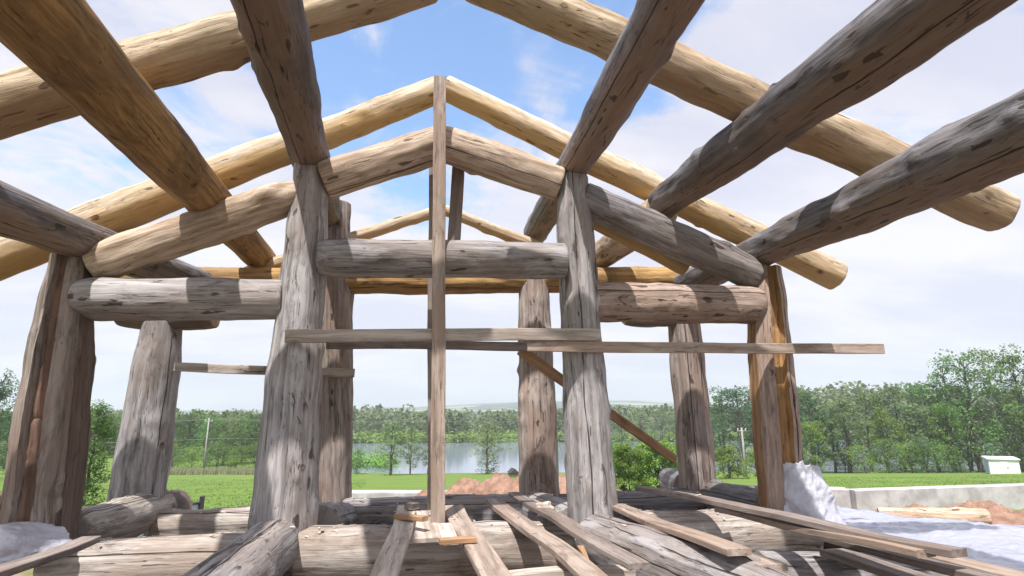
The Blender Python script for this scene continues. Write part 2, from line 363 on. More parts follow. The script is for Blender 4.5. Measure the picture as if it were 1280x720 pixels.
purlin((838, 248), (1178, 0), [(0, .17), (T5, .20), (.45, .22), (1, .25)], 'purlin', 'massive dark grey purlin crossing the upper right corner', y1=5.16, seed=191, bump=1.0)
purlin((838, 255), (1178, 0), [(0, .18), (1, .19)], 'buff', 'short thick warm log end continuing the massive purlin behind the right rafter', y1=7.0, y0=5.2, seed=195, ends='end', bump=.6)
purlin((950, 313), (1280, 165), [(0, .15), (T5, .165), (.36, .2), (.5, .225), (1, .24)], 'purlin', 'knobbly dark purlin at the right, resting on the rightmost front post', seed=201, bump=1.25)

# ---- common rafters over the purlins
cr = 'round rafters laid across the purlins'
YN, YR = 3.72, 5.42
apN = PY(556, -38, YN)
def raft(pa, pb, Y, prof, mat, label, ext0=0, ext1=0, **k):
    a, b = PY(*pa, Y), PY(*pb, Y); d = (b-a).normalized()
    return log('roof_rafter', a-d*ext0, b+d*ext1, prof, mat, label, 'rafter', cr, **k)
raft((0, 133), (500, -10), YN, [(0, .19), (.5, .17), (1, .15)], 'golden', 'near left roof rafter, golden, crossing behind the tan purlin at the top left', ext0=.9, ext1=.25, seed=211, ends='end')
raft((620, -16), (1250, 266), YN, [(0, .165), (.6, .185), (1, .175)], 'golden', 'near right roof rafter, sawn end showing beyond the knobbly purlin', ext0=.2, seed=221, ends='end', bump=1.0)
raft((0, 322), (549, 112), YR, [(0, .19), (.4, .175), (1, .145)], 'fresh', 'far left roof rafter, fresh yellow, rising to the top of the vertical board', ext0=.5, seed=231, ends='end', bump=.8)
raft((556, 110), (1046, 346), YR, [(0, .135), (.5, .155), (1, .165)], 'fresh', 'far right roof rafter, fresh yellow, ending beyond the rightmost post', seed=241, ends='end', bump=.8)
# ---- back frame
bf = 'logs of the back frame'
log('tie_beam', PY(150, 352, YB), PY(866, 350, YB), [(0, .165), (.5, .155), (1, .175)], 'tan', 'long yellowish tie beam of the back frame, seen under the middle tie beam', 'beam', tb, seed=251, ends='end', bump=.9)
log('bolster_log', PY(148, 392, YB), PY(270, 391, YB), [(0, .15), (.4, .2), (1, .2)], 'brown', 'short bolster log on top of the thick left back post', 'log', 'bolster logs on the back posts', seed=261, taper=(.3, .2), ends='end')
log('bolster_log', PY(780, 388, YB), PY(878, 388, YB), [(0, .2), (.6, .2), (1, .16)], 'brown', 'short bolster log on top of the slim buff back post', 'log', 'bolster logs on the back posts', seed=271, taper=(.2, .3), ends='end')
log('rafter', PY(205, 376, YB+.22), PY(556, 260, YB+.22), [(0, .09), (1, .075)], 'fresh', 'thin left rafter pole of the back frame, seen above the middle tie beam', 'rafter', bf, seed=281, ends='end', bump=.7)
log('rafter', PY(556, 262, YB+.22), PY(856, 382, YB+.22), [(0, .075), (1, .09)], 'fresh', 'thin right rafter pole of the back frame, falling behind the cracked grey post', 'rafter', bf, seed=291, ends='end', bump=.7)
# ---- sill logs
sl = 'horizontal sill logs at floor level'
def sill(pa, pb, Y, r, mat, label, **k): 
    a, b = PY(*pa, Y), PY(*pb, Y)
    return log('sill_log', a, b, [(0, r*.96), (.5, r), (1, r*.97)], mat, label, 'log', sl, **k)
sill((62, 712), (350, 702), 4.85, .21, 'floor', 'bright front sill log at lower left, between the leftmost post and the flecked post', seed=301, taper=(.1, 0), bump=.45)
sill((372, 694), (742, 684), 4.9, .215, 'floor', 'front sill log in the middle, under the loose planks', seed=311, bump=.55)
sill((756, 676), (1010, 668), 4.9, .225, 'floor', 'front sill log at the right, sawn smooth on top, beside the rightmost front post', seed=321, bump=.5)
sill((196, 660), (345, 656), 6.6, .18, 'floor', 'knotty back sill log seen between the thick back post and the flecked front post', seed=331, bump=1.3)
sill((428, 647), (652, 640), 6.6, .20, 'grey', 'grey back sill log in the middle, nearest the dirt heap', seed=341, bump=.6)
sill((690, 640), (1010, 626), 6.6, .20, 'dark', 'dark back sill log at the right, below the long plank pair', seed=351, bump=.6)
# cross logs (running away from the viewer)
cl = 'floor logs running away from the viewer'
def cross(pf, pn, zf, zn, prof, mat, label, ext=0, **k):
    a = PZ(*pf, zf); b = PZ(*pn, zn); d = (b-a).normalized()
    return log('floor_log', a, b+d*ext, prof, mat, label, 'log', cl, **k)
cross((352, 672), (296, 722), -.97, -.97, [(0, .175), (.2, .2), (1, .2)], 'pale', 'grey floor log with a round end at the foot of the pale flecked post', ext=1.0, seed=401, taper=(.25, 0), bump=.6)
cross((742, 672), (872, 728), -.99, -1.02, [(0, .19), (.3, .22), (1, .225)], 'grey', 'weathered floor log running forward from the foot of the cracked grey post', ext=1.0, seed=411, taper=(.1, 0), bump=.8)
log('floor_log', PY(200, 634, 6.95), PY(84, 668, 5.3), [(0, .19), (.5, .2), (1, .17)], 'floor', 'stubby pale floor log, hewn end at the foot of the thick left back post', 'log', cl, seed=421, taper=(.0, .2), bump=1.1)
log('floor_log', PY(218, 634, 8.6), PY(212, 636, 7.0), [(0, .2), (1, .2)], 'marked', 'knotty log stub poking out behind the thick left back post', 'log', cl, seed=431, taper=(.25, .25), bump=1.2)
log('floor_log', PY(428, 648, 6.5), PY(396, 658, 5.3), [(0, .17), (1, .18)], 'grey', 'short log joining the pale flecked post to the dark back post', 'log', cl, seed=441, bump=.6)
log('floor_log', PY(668, 637, 6.6), PY(722, 655, 5.15), [(0, .19), (1, .19)], 'grey', 'short log joining the cracked grey post to the back post behind', 'log', cl, seed=451, bump=.9, taper=(.1, 0))
log('floor_log', PY(838, 600, 8.6), PY(862, 612, 6.95), [(0, .19), (1, .2)], 'dark', 'bluish log stub poking out behind the slim buff back post', 'log', cl, seed=461, taper=(.25, 0), bump=.8)
log('floor_log', PY(880, 618, 6.85), PY(968, 640, 5.2), [(0, .2), (1, .2)], 'dark', 'dark log joining the slim buff back post to the rightmost front post', 'log', cl, seed=471, bump=.8)
sill((950, 720), (1190, 728), 3.95, .17, 'grey', 'grey log across the bottom right corner under the leaning planks', seed=481, bump=.5)
# lower course, down in the shade between the floor logs
for (x0, x1, Y, z, lb) in ((-3.6, 4.4, 4.95, -1.52, 'lower front sill log in the shade beneath the front sill'), (-3.6, 4.4, 6.75, -1.5, 'lower back sill log in the shade beneath the back sill')):
    log('sill_log', (x0, Y, z), (x1, Y, z), [(0, .2), (1, .2)], 'brown', lb, 'log', sl, bump=.6)

# ------------------------------------------------------------------ boards of the frame
sb = 'sawn boards nailed to the frame'
FR = (0, -1, 0)
a, b = PY(550, 96, 4.72), PY(547, 664, 4.72)
board('board', a, b, .115, .035, FR, 'board', 'tall vertical board standing in the middle of the front frame', 'board', sb)
board('board', PY(542, 200, 5.28), PY(541, 660, 5.28), .10, .035, FR, 'board_grey', 'second vertical board hidden just behind the tall middle board', 'board', sb)
board('board', PY(573, 206, 5.22), PY(565, 330, 5.22), .125, .04, (-.5, -1, 0), 'board_grey', 'short plank hanging from the ridge right of the tall middle board', 'board', sb)
board('board', PY(357, 419, 4.74), PY(750, 419, 4.74), .105, .04, FR, 'board_pale', 'upper horizontal board nailed across the two inner posts', 'board', sb)
board('board', PY(408, 431, 5.27), PY(702, 433, 5.27), .085, .04, FR, 'board_grey', 'brown board behind the inner posts, just under the upper horizontal board', 'board', sb)
board('board', PY(659, 433, 4.76), PY(1104, 436.5, 4.76), .095, .035, FR, 'board', 'long horizontal board crossing the two right posts and sticking out to the right', 'board', sb)
board('board', PY(650, 438, 5.3), PY(844, 574, 6.42), .10, .04, (0, -1, .1), 'board_orange', 'orange diagonal brace board slanting down to the slim buff back post', 'board', sb)
board('board', PY(218, 459, 6.4), PY(443, 467, 6.4), .095, .04, FR, 'board_pale', 'thin horizontal board across the two left back posts', 'board', sb)
# ---- loose planks on the floor
lp = 'loose planks lying across the floor logs'
UPV = (0, 0, 1)
def plank(pf, zf, pn, zn, w, t, mat, label, ext=0, face=UPV, **k):
    a, b = PZ(*pf, zf), PZ(*pn, zn); d = (b-a).normalized()
    return board('plank', a, b+d*ext, w, t, face, mat, label, 'plank', lp, warp=.014, **k)
plank((508, 634), -.78, (483, 722), -.87, .15, .035, 'board_pale', 'pale plank left of the tall board foot, the leftmost of the middle planks', ext=.5)
plank((567, 634), -.80, (618, 722), -.90, .17, .04, 'board', 'wide brown plank just right of the tall board foot', ext=.5)
plank((620, 626), -.82, (738, 722), -.90, .15, .04, 'board', 'third loose plank from the left, sunlit at its middle', ext=.25)
plank((643, 617), -.80, (798, 708), -.82, .13, .036, 'board_grey', 'grey plank ending with a sawn end before the cracked grey post')
plank((522, 640), -.84, (530, 678), -.88, .26, .03, 'board_pale', 'wide short pale plank under the foot of the tall middle board')
plank((556, 656), -.84, (566, 676), -.84, .11, .03, 'board_pale', 'short offcut plank lying right beside the tall board foot')
plank((496, 644), -.76, (530, 650), -.76, .06, .035, 'board_orange', 'small orange batten laid across the top of the leftmost middle plank')
plank((549, 677), -.82, (594, 674), -.82, .07, .035, 'board_orange', 'small bright batten laid across the planks in front of the tall board')
plank((510, 634), -.74, (520, 632), -.74, .08, .05, 'board_grey', 'tiny wood offcut behind the small orange batten')
plank((663, 628), -.86, (712, 655), -.86, .09, .03, 'board_pale', 'short light lath beside the foot of the cracked grey post')
plank((724, 684), -1.0, (734, 712), -1.1, .06, .03, 'board_orange', 'orange splinter of wood wedged down between two floor planks')
plank((770, 634), -.80, (926, 694), -.76, .15, .036, 'board', 'upper plank of the short pair right of the cracked grey post')
plank((762, 632), -.86, (968, 712), -.82, .16, .036, 'board', 'lower plank of the short pair right of the cracked grey post')
plank((800, 641), -.93, (900, 724), -.93, .13, .04, 'board_grey', 'dark plank lying beneath the short plank pair', ext=.3)
plank((800, 610), -.74, (1200, 690), -.70, .12, .04, 'board_grey', 'upper of two long planks stretching from the back sill to the lower right')
plank((900, 636), -.78, (1160, 694), -.74, .13, .04, 'board', 'lower of two long planks stretching to the lower right, shifted left')
plank((1032, 668), -.84, (1270, 730), -.80, .20, .036, 'board_grey', 'wide grey plank at the lower right edge, nearest the viewer', ext=.6)
plank((1150, 690), -.80, (1300, 728), -.78, .16, .04, 'board', 'brown plank between the wide grey plank and the plastic sheet', ext=.5)
plank((1040, 690), -.97, (1260, 760), -.97, .2, .04, 'board_grey', 'shaded plank lying lowest in the bottom right corner', ext=.5)
plank((114, 674), -.80, (-14, 720), -.76, .12, .04, 'board_grey', 'narrow plank in the lower left corner beside the white sack', ext=.5)
plank((618, 722), -.98, (790, 714), -.98, .12, .04, 'board_pale', 'pale plank across the bottom edge beneath the other planks')

# wood chips and sawdust scattered over the floor logs and the earth below
rnd = random.Random(77); V = []; Fc = []
def chip(c, l, w, nrm):
    a = rnd.uniform(0, tau); u = Vector((cos(a), sin(a), rnd.uniform(-.3, .3))).normalized(); v_ = u.cross(nrm).normalized(); h = nrm*.004; k = len(V)
    for q in ((-u*l-v_*w), (u*l-v_*w*.6), (u*l*.8+v_*w), (-u*l*.9+v_*w*.8)): V.append(tuple(c+q))
    for q in ((-u*l-v_*w), (u*l-v_*w*.6), (u*l*.8+v_*w), (-u*l*.9+v_*w*.8)): V.append(tuple(c+q+h))
    Fc.extend([(k+3, k+2, k+1, k), (k+4, k+5, k+6, k+7), (k, k+1, k+5, k+4), (k+1, k+2, k+6, k+5), (k+2, k+3, k+7, k+6), (k+3, k, k+4, k+7)])
for i in range(2600):
    x, y = rnd.uniform(-4.5, 6), rnd.uniform(2.5, 12); chip(Vector((x, y, -2.04+rnd.uniform(0, .02))), rnd.uniform(.015, .06), rnd.uniform(.008, .025), Vector((rnd.uniform(-.2, .2), rnd.uniform(-.2, .2), 1)).normalized())
bpy.context.view_layer.update()
dg = bpy.context.evaluated_depsgraph_get()
for i in range(420):     # dropped on what lies uppermost on the floor
    x, y = rnd.uniform(-3, 4), rnd.choice((4.9, 6.6, rnd.uniform(3.6, 6.8)))+rnd.uniform(-.16, .16)
    hit, loc, nr, _, _, _ = S.ray_cast(dg, Vector((x, y, -.5)), Vector((0, 0, -1)))
    if hit and loc.z > -1.3 and nr.z > .6: chip(loc+nr*.002, rnd.uniform(.008, .032), rnd.uniform(.005, .014), nr)
tag(link('wood_chips', mesh('wood_chips', V, Fc, smooth=False), (W['board_pale'],)), 'pale wood chips and offcuts scattered over the floor logs', 'wood chips', kind='stuff')

# ------------------------------------------------------------------ plastic sheets
def plastic(name, c, clear=.1):
    s = NT(name); s.b.inputs['Base Color'].default_value = c+(1,); s.b.inputs['Roughness'].default_value = .28
    s.b.inputs['Specular IOR Level'].default_value = .6; s.b.inputs['Sheen Weight'].default_value = .1
    tr = s.a('ShaderNodeBsdfTranslucent'); tr.inputs[0].default_value = c+(1,)
    mx = s.a('ShaderNodeMixShader'); mx.inputs[0].default_value = .12
    s.b.inputs['Coat Weight'].default_value = 1; s.b.inputs['Coat Roughness'].default_value = .22; s.b.inputs['Coat IOR'].default_value = 1.6
    s.w(s.b.outputs[0], mx.inputs[1]); s.w(tr.outputs[0], mx.inputs[2])
    tp = s.a('ShaderNodeBsdfTransparent'); m2 = s.a('ShaderNodeMixShader'); m2.inputs[0].default_value = clear
    s.w(mx.outputs[0], m2.inputs[1]); s.w(tp.outputs[0], m2.inputs[2]); s.w(m2.outputs[0], s.out.inputs[0])
    tc = s.a('ShaderNodeTexCoord').outputs['Object']
    b = s.bump(s.noise(s.vec(tc, (1, 2.2, 1)), 5, 5, .6, 1.5), .8, .03); b = s.bump(s.noise(s.vec(tc, (1, 1, .4)), 22, 5, .6, 2.5), .7, .012, b)
    s.w(b, s.b.inputs['Normal']); return s.m
MP = plastic('milky_plastic_film', (.52, .53, .67), .06); MPW = plastic('clear_plastic_film', (.68, .68, .76), .18)
def sheet(name, fn, nu, nv, mat, label, th=.004):
    V = [fn(i/nu, j/nv) for i in range(nu+1) for j in range(nv+1)]
    Fc = [(i*(nv+1)+j, (i+1)*(nv+1)+j, (i+1)*(nv+1)+j+1, i*(nv+1)+j+1) for i in range(nu) for j in range(nv)]
    me = mesh(name, V, Fc); o = link(name, me, (mat,)); md = o.modifiers.new('thickness', 'SOLIDIFY'); md.thickness = th
    return o
nA, nB = PZ(975, 662, -1.13), PZ(1420, 748, -1.10); fA, fB = PZ(1000, 632, -1.16), PZ(1420, 682, -1.12)
def fn(u, v):
    p = lerp(lerp(nA, nB, u), lerp(fA, fB, u), min(1, v*1.25))
    z = .045*N3(p.x*1.3, p.y*2.2, 1)+.035*abs(N3(p.x*3+p.y*2, p.y*5-p.x, 4))+.018*abs(N3(p.x*7-p.y*4, p.y*9+p.x*2, 6))+.008*N3(p.x*19, p.y*16, 6)
    z *= min(1, v*6+.1)
    if v > .8: z -= (v-.8)*2.4; p = p+Vector((0, (v-.8)*.5, 0))
    return (p.x+.04*N3(u*20, v*6, 2), p.y+.12*N3(u*7, v*2, 3)*(.2+v), p.z+.03+z)
sh = sheet('plastic_sheet', fn, 240, 90, MP, ''); tag(sh, 'crumpled milky plastic sheet spread over the floor at the lower right', 'plastic sheet')
# lumber under the sheet
ls = empty('lumber_stack', (nA+nB)/2+Vector((0, 0, -.4)))
tag(ls, 'low stack of boards hidden beneath the crumpled milky plastic sheet', 'lumber stack')
bpy.context.view_layer.update()
for k in range(3):
    for j in range(2):
        f_ = (k+.5)/3.2
        o = board('stacked_board', lerp(nA, fA, f_)+Vector((.15, 0, -.12-.07*j)), lerp(nB, fB, f_)+Vector((-.2, 0, -.12-.07*j)), .16, .05, UPV, 'board_grey')
        o.parent = ls; o.matrix_parent_inverse = ls.matrix_world.inverted()
# wrap on the foot of the right post: a loose sleeve
wp = PY(982, 640, 5.0)
def fn2(u, v):
    a = radians(222)+u*radians(150); zt = -1.0+v*.56*(1-.12*u)
    r = .225+.05*(1-v)**2*3*(.4+u)+.05*N3(u*5+v*2, v*2, 3)+.025*abs(N3(u*9-v*4, v*5, 8))+.004*N3(u*26, v*8, 2)+.05*u*(1-abs(2*v-1))
    return (wp.x+.08+r*cos(a)*1.05, wp.y+r*sin(a), zt+(.05*N3(u*9, 0, 7)+.025*N3(u*31, 0, 7))*v)
sh = sheet('plastic_wrap', fn2, 70, 40, MPW, ''); tag(sh, 'milky plastic film wrapped round the foot of the rightmost front post', 'plastic wrap')
# sack at lower left
def blob(name, c, sx, sy, sz, mat, seed, amp=.18, nu=48, nv=28, rz=0, flat=True):
    V = []; Fc = []
    for i in range(nv+1):
        ph = pi*i/nv
        for j in range(nu):
            a = tau*j/nu; x, y, z = sin(ph)*cos(a), sin(ph)*sin(a), cos(ph)
            k = 1+amp*N3(x*1.6+seed, y*1.6, z*1.6)+amp*.45*abs(N3(x*4+seed, y*4, z*4))+amp*.15*N3(x*11, y*11+seed, z*11)
            sq = lambda q, e=.75: math.copysign(abs(q)**e, q)
            X, Y, Z = sq(x)*sx*k, sq(y)*sy*k, z*sz*k
            if flat and Z < -sz*.55: Z = -sz*.55
            V.append((c[0]+X*cos(rz)-Y*sin(rz), c[1]+X*sin(rz)+Y*cos(rz), c[2]+Z))
    for i in range(nv):
        for j in range(nu): Fc.append((i*nu+j, (i+1)*nu+j, (i+1)*nu+(j+1) % nu, i*nu+(j+1) % nu))
    return link(name, mesh(name, V, Fc), (mat,))
c = PZ(10, 684, -.88)
tag(blob('white_sack', c, .34, .26, .14, MPW, 5.5, .22, 90, 50, rz=-.3), 'crumpled white plastic sack at the left edge by the leftmost post', 'sack')
c = PZ(928, 612, -.95)+Vector((0, 1.3, -.2)); 
tag(blob('white_bundle', c, .32, .2, .12, MP, 8.5, .2), 'small white plastic bundle lying beyond the floor between the two right posts', 'bundle')
stone = simple('pale_wood_chunk', (.62, .54, .46), .8, (.40, .31, .25), 12, bump=.6)
c = PZ(680, 634, -.80)
tag(blob('wood_chunk', c, .075, .05, .045, stone, 2.5, .5, 20, 12), 'pale chunk of wood lying on a plank near the cracked grey post', 'wood chunk')

# ------------------------------------------------------------------ terrain
def az_px(x, y):
    """photo column of a ground direction"""
    a = atan2(x, y)-YA
    return 640+F*math.tan(max(-1.4, min(1.4, a)))/cos(0) if abs(a) < 1.4 else (-9999 if a < 0 else 9999)
PRO = [(0, -2.05), (9, -2.05), (14, -2.38), (40, -4.75), (85, -8.85), (96, -9.55), (104, -10.6), (180, -10.6), (190, -9.2), (420, -8.6), (1000, -4), (3000, 6)]
PRL = [(0, -2.05), (9, -2.05), (14, -2.38), (40, -4.75), (85, -8.6), (110, -8.9), (420, -8.6), (1000, -4), (3000, 6)]
def prof(P, d):
    for (a, za), (b, zb) in zip(P, P[1:]):
        if d <= b: return za+(zb-za)*(d-a)/(b-a)
    return P[-1][1]
def sstep(v, a, b): t = max(0, min(1, (v-a)/(b-a))); return t*t*(3-2*t)
def gz(x, y):
    rad = sqrt(x*x+y*y); ax = x*F0.x+y*F0.y; px = az_px(x, y); d = max(ax, .35*rad)
    dd = d-6*N3(x*.02, y*.02, 5)*sstep(d, 60, 90)
    lake = sstep(px+30*N3(d*.03, 1, 1), 395, 440) if d < 300 else 1
    z = prof(PRO, dd)*lake+prof(PRL, dd)*(1-lake)
    z += .10*N3(x*.12, y*.12, 3)*sstep(d, 12, 30)+.03*N3(x*.6, y*.6, 9)*sstep(d, 4, 12)*(1-sstep(d, 60, 90))
    # far hills
    z += sstep(d, 900, 2200)*(30*exp(-((px-720)/190)**2)+14*exp(-((px-1180)/260)**2)+9*exp(-((px-250)/400)**2)+6*N3(x*.0022, y*.0022, 2))*d/1900
    return z
radii = [.01]+[1.2*1.0*(1.052**k) for k in range(157)]
angs = []
a = -180.0
while a < 180: angs.append(a); a += .6 if -45 < a < 62 else 4
V = []; Fc = []
for r in radii:
    for a in angs: x, y = r*sin(radians(a)), r*cos(radians(a)); V.append((x, y, gz(x, y)))
n = len(angs)
for i in range(len(radii)-1):
    for j in range(n): Fc.append((i*n+j, i*n+(j+1) % n, (i+1)*n+(j+1) % n, (i+1)*n+j))
s = NT('ground_grass_and_earth'); geo = s.a('ShaderNodeNewGeometry').outputs['Position']
xyz = s.a('ShaderNodeSeparateXYZ'); s.w(geo, xyz.inputs[0]); X, Y = xyz.outputs[0], xyz.outputs[1]
n1 = s.noise(geo, .35, 5, .6); n2 = s.noise(geo, 3.0, 6, .7); n3 = s.noise(geo, 14, 4, .7)
gr = s.mix(s.step(n1, .35, .65), (.125, .195, .042), (.15, .225, .05)); gr = s.mix(s.math('MULTIPLY', s.step(n2, .45, .7), .45), gr, (.10, .165, .035))
gr = s.mix(s.math('MULTIPLY', s.step(n3, .55, .75), .35), gr, (.19, .24, .06))
dr = s.mix(s.step(n2, .3, .7), (.36, .24, .185), (.22, .14, .105)); dr = s.mix(s.math('MULTIPLY', s.step(n3, .5, .7), .4), dr, (.50, .34, .26))
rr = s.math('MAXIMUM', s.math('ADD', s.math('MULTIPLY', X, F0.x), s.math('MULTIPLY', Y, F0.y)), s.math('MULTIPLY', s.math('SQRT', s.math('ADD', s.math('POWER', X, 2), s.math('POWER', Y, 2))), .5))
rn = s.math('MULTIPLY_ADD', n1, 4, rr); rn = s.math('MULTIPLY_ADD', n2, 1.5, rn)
m1 = s.math('SUBTRACT', 1, s.step(rn, 10.8, 11.6))
m2 = s.math('MULTIPLY', s.math('SUBTRACT', 1, s.step(rn, 16.2, 17.2)), s.step(X, -2.4, -1.6))
dr = s.mix(s.math('SUBTRACT', 1, s.step(rr, 6.9, 7.6)), dr, (.10, .075, .06))  # earth darkened round the frame: shade under the floor painted in, less bounce
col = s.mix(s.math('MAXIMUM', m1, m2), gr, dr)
wd = s.mix(s.step(s.noise(geo, .004, 5, .6), .52, .56), (.03, .062, .022), (.30, .31, .22))
wd = s.mix(s.step(rr, 700, 1000), (.05, .095, .02), wd)
col = s.mix(s.math('MULTIPLY', s.step(s.noise(geo, .9, 6, .7), .56, .7), s.math('SUBTRACT', .45, s.math('MULTIPLY', s.math('MAXIMUM', m1, m2), .45))), col, (.21, .22, .09))
col = s.mix(s.step(rr, 200, 260), col, wd)
s.w(col, s.b.inputs['Base Color']); s.b.inputs['Roughness'].default_value = .95; s.b.inputs['Specular IOR Level'].default_value = .1
s.w(s.bump(s.math('ADD', n2, s.math('MULTIPLY', n3, .5)), .35, .05), s.b.inputs['Normal'])
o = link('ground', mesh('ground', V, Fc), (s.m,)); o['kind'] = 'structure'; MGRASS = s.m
# lake
s = NT('lake_water'); s.b.inputs['Base Color'].default_value = (.20, .235, .30, 1); s.b.inputs['Roughness'].default_value = .1; s.b.inputs['IOR'].default_value = 1.33
tc = s.a('ShaderNodeNewGeometry').outputs['Position']
s.w(s.bump(s.noise(s.vec(tc, (.5, 1.2, 1)), 1.2, 4), .12, .06), s.b.inputs['Normal'])
V = [(-300, 60, -9.5), (420, 60, -9.5), (420, 330, -9.5), (-300, 330, -9.5)]
o = link('lake_water', mesh('lake', V, [(0, 1, 2, 3)], smooth=False), (s.m,)); o['kind'] = 'structure'

# earth heaps
MD = simple('red_brown_earth', (.42, .255, .185), .95, (.25, .145, .10), 4, bump=1, dist=.06)
def heap(pts, label, seed, n=110):
    """pts: (x, y, radius, height) lumps"""
    x0 = min(p[0]-p[2]*1.6 for p in pts); x1 = max(p[0]+p[2]*1.6 for p in pts); y0 = min(p[1]-p[2]*1.6 for p in pts); y1 = max(p[1]+p[2]*1.6 for p in pts)
    V = []; Fc = []; ny = max(20, int(n*(y1-y0)/(x1-x0)))
    for i in range(n+1):
        for j in range(ny+1):
            x, y = lerp(x0, x1, i/n), lerp(y0, y1, j/ny)
            h = max(p[3]*exp(-((x-p[0])**2+(y-p[1])**2)/(p[2]**2*.55)) for p in pts)
            k = min(1, h*5)
            h += k*(.09*N3(x*1.6, y*1.6, seed)+.07*abs(N3(x*4, y*4, seed))+.06*N3(x*9, y*9, seed)+.05*N3(x*19, y*19, seed))
            V.append((x, y, gz(x, y)-.08+h))
    for i in range(n):
        for j in range(ny): Fc.append((i*(ny+1)+j, (i+1)*(ny+1)+j, (i+1)*(ny+1)+j+1, i*(ny+1)+j+1))
    return tag(link('earth_heap', mesh('earth_heap', V, Fc), (MD,)), label, 'earth heap')
def P2(px, D): v = PG(px, D, 0); return v.x, v.y
heap([P2(505, 12.6)+(.8, .45), P2(545, 12.8)+(1.1, .74), P2(585, 13)+(1.2, .95), P2(625, 13)+(1.2, 1.0), P2(665, 13)+(1.3, 1.1), P2(705, 13)+(1.3, 1.05), P2(745, 12.6)+(1.2, .9), P2(785, 12.3)+(1.0, .65)],
     'reddish earth heap behind the middle of the frame, in front of the lake', 3, 170)
heap([P2(1060, 12.4)+(.7, .26), P2(1095, 12.6)+(.7, .32), P2(1128, 12.8)+(.7, .36), P2(1165, 12.7)+(.8, .34), P2(1205, 12.8)+(1.0, .42), P2(1240, 12.4)+(.9, .28)], 'low reddish earth heap before the concrete wall at the right', 13)
heap([P2(1290, 13.2)+(.9, .38), P2(1330, 12.8)+(1.0, .4)], 'darker earth heap at the right edge of the concrete wall', 23, 70)

# concrete wall
MC = simple('cast_concrete', (.54, .52, .53), .9, (.34, .325, .33), 2.2, bump=.4)
def boxmesh(name, pts, z0, z1, th, mat, parent=None):
    """a wall of thickness th along the ground points"""
    bm = bmesh.new(); A, B = Vector(pts[0]), Vector(pts[1]); d = (B-A); L = d.length; d.normalize(); nn = Vector((-d.y, d.x))
    n = max(1, int(L/.5)); R = []
    for i in range(n+1):
        p = A+d*L*i/n; w = .008*N3(i*.7, 3, z1)
        R.append([bm.verts.new((q.x, q.y, z)) for q, z in ((p-nn*th/2, z0), (p-nn*(th/2+w), z1-.015), (p-nn*(th/2-.02), z1+w), (p+nn*(th/2-.02), z1+w), (p+nn*th/2, z1-.015), (p+nn*th/2, z0))])
    for i in range(n):
        for k in range(6): bm.faces.new((R[i][k], R[i+1][k], R[i+1][(k+1) % 6], R[i][(k+1) % 6]))
    bm.faces.new(list(reversed(R[0]))); bm.faces.new(R[-1]); bmesh.ops.recalc_face_normals(bm, faces=bm.faces)
    me = bpy.data.meshes.new(name); bm.to_mesh(me); bm.free(); return link(name, me, (mat,), parent)
def xy(v): return (v.x, v.y)
tag(boxmesh('concrete_wall', [xy(PZ(1062, 612, -1.9)), xy(PZ(1400, 601, -1.9))], -2.7, -1.9, .35, MC), 'long pale concrete retaining wall at the right, edging the lawn', 'wall', 'concrete retaining walls')
tag(boxmesh('concrete_wall', [xy(PZ(1008, 609, -1.86)), xy(PZ(1058, 610.5, -1.86))], -2.7, -1.86, .5, MC), 'short higher concrete wall block next to the plastic wrapped post', 'wall', 'concrete retaining walls')
tag(boxmesh('concrete_wall', [xy(PZ(425, 614, -1.95)), xy(PZ(700, 614, -1.95))], -2.7, -1.95, .5, MC), 'white concrete wall edge visible between the left posts and the earth heap', 'wall', 'concrete retaining walls')
# peeled log on the ground
a, b = PD(1098, 642, 10.2), PD(1236, 648, 9.6)
log('peeled_log', a, b, [(0, .11), (1, .15)], 'buff', 'peeled log lying on the earth in front of the right concrete wall', 'log', seed=501, bump=.8, taper=(.1, .2))
a, b = PD(1085, 654, 9.2), PD(1150, 658, 9.0)
board('plank', PD(1040, 646, 9.5), PD(1110, 652, 9.3), .25, .04, UPV, 'board_grey', 'weathered plank lying on the earth beside the peeled log', 'plank')

# low metal barrier behind the left posts
MB_ = simple('blue_white_sheet_metal', (.50, .58, .74), .4, (.42, .50, .66), 3, metal=.3)
MK = simple('dark_painted_steel', (.04, .04, .05), .5); MR = simple('dark_red_painted_steel', (.16, .03, .025), .5)
pA, pB = PZ(60, 652, -1.42), PZ(254, 626, -1.42)
r = empty('metal_barrier', (pA.x, pA.y, -2.1)); tag(r, 'low blue white metal barrier with dark posts, seen past the thick left back post', 'barrier')
bpy.context.view_layer.update()
def adopt(o, r): o.parent = r; o.matrix_parent_inverse = r.matrix_world.inverted(); return o
adopt(boxmesh('panel', [xy(pA), xy(pB)], -1.95, -1.45, .04, MB_), r)
for t in (0, .33, .62, 1.0):
    p = lerp(pA, pB, t); adopt(boxmesh('post', [(p.x-.03, p.y-.06), (p.x+.03, p.y-.06)], -2.2, -1.33, .06, MK), r)
adopt(boxmesh('top_rail', [xy(pA-Vector((0, .04, 0))), xy(pB-Vector((0, .04, 0)))], -1.45, -1.42, .06, MK), r)
qA, qB = PZ(-60, 640, -1.1), PZ(9, 618, -1.2)
r = empty('metal_barrier', (qA.x, qA.y, -2.1)); tag(r, 'dark red metal rail with dark panel at the left edge behind the leftmost post', 'barrier')
bpy.context.view_layer.update()
adopt(boxmesh('top_rail', [xy(qA), xy(qB)], -1.25, -1.15, .06, MR), r); adopt(boxmesh('panel', [xy(qA), xy(qB)], -2.1, -1.26, .03, simple('dark_blue_steel', (.05, .07, .13), .5)), r)

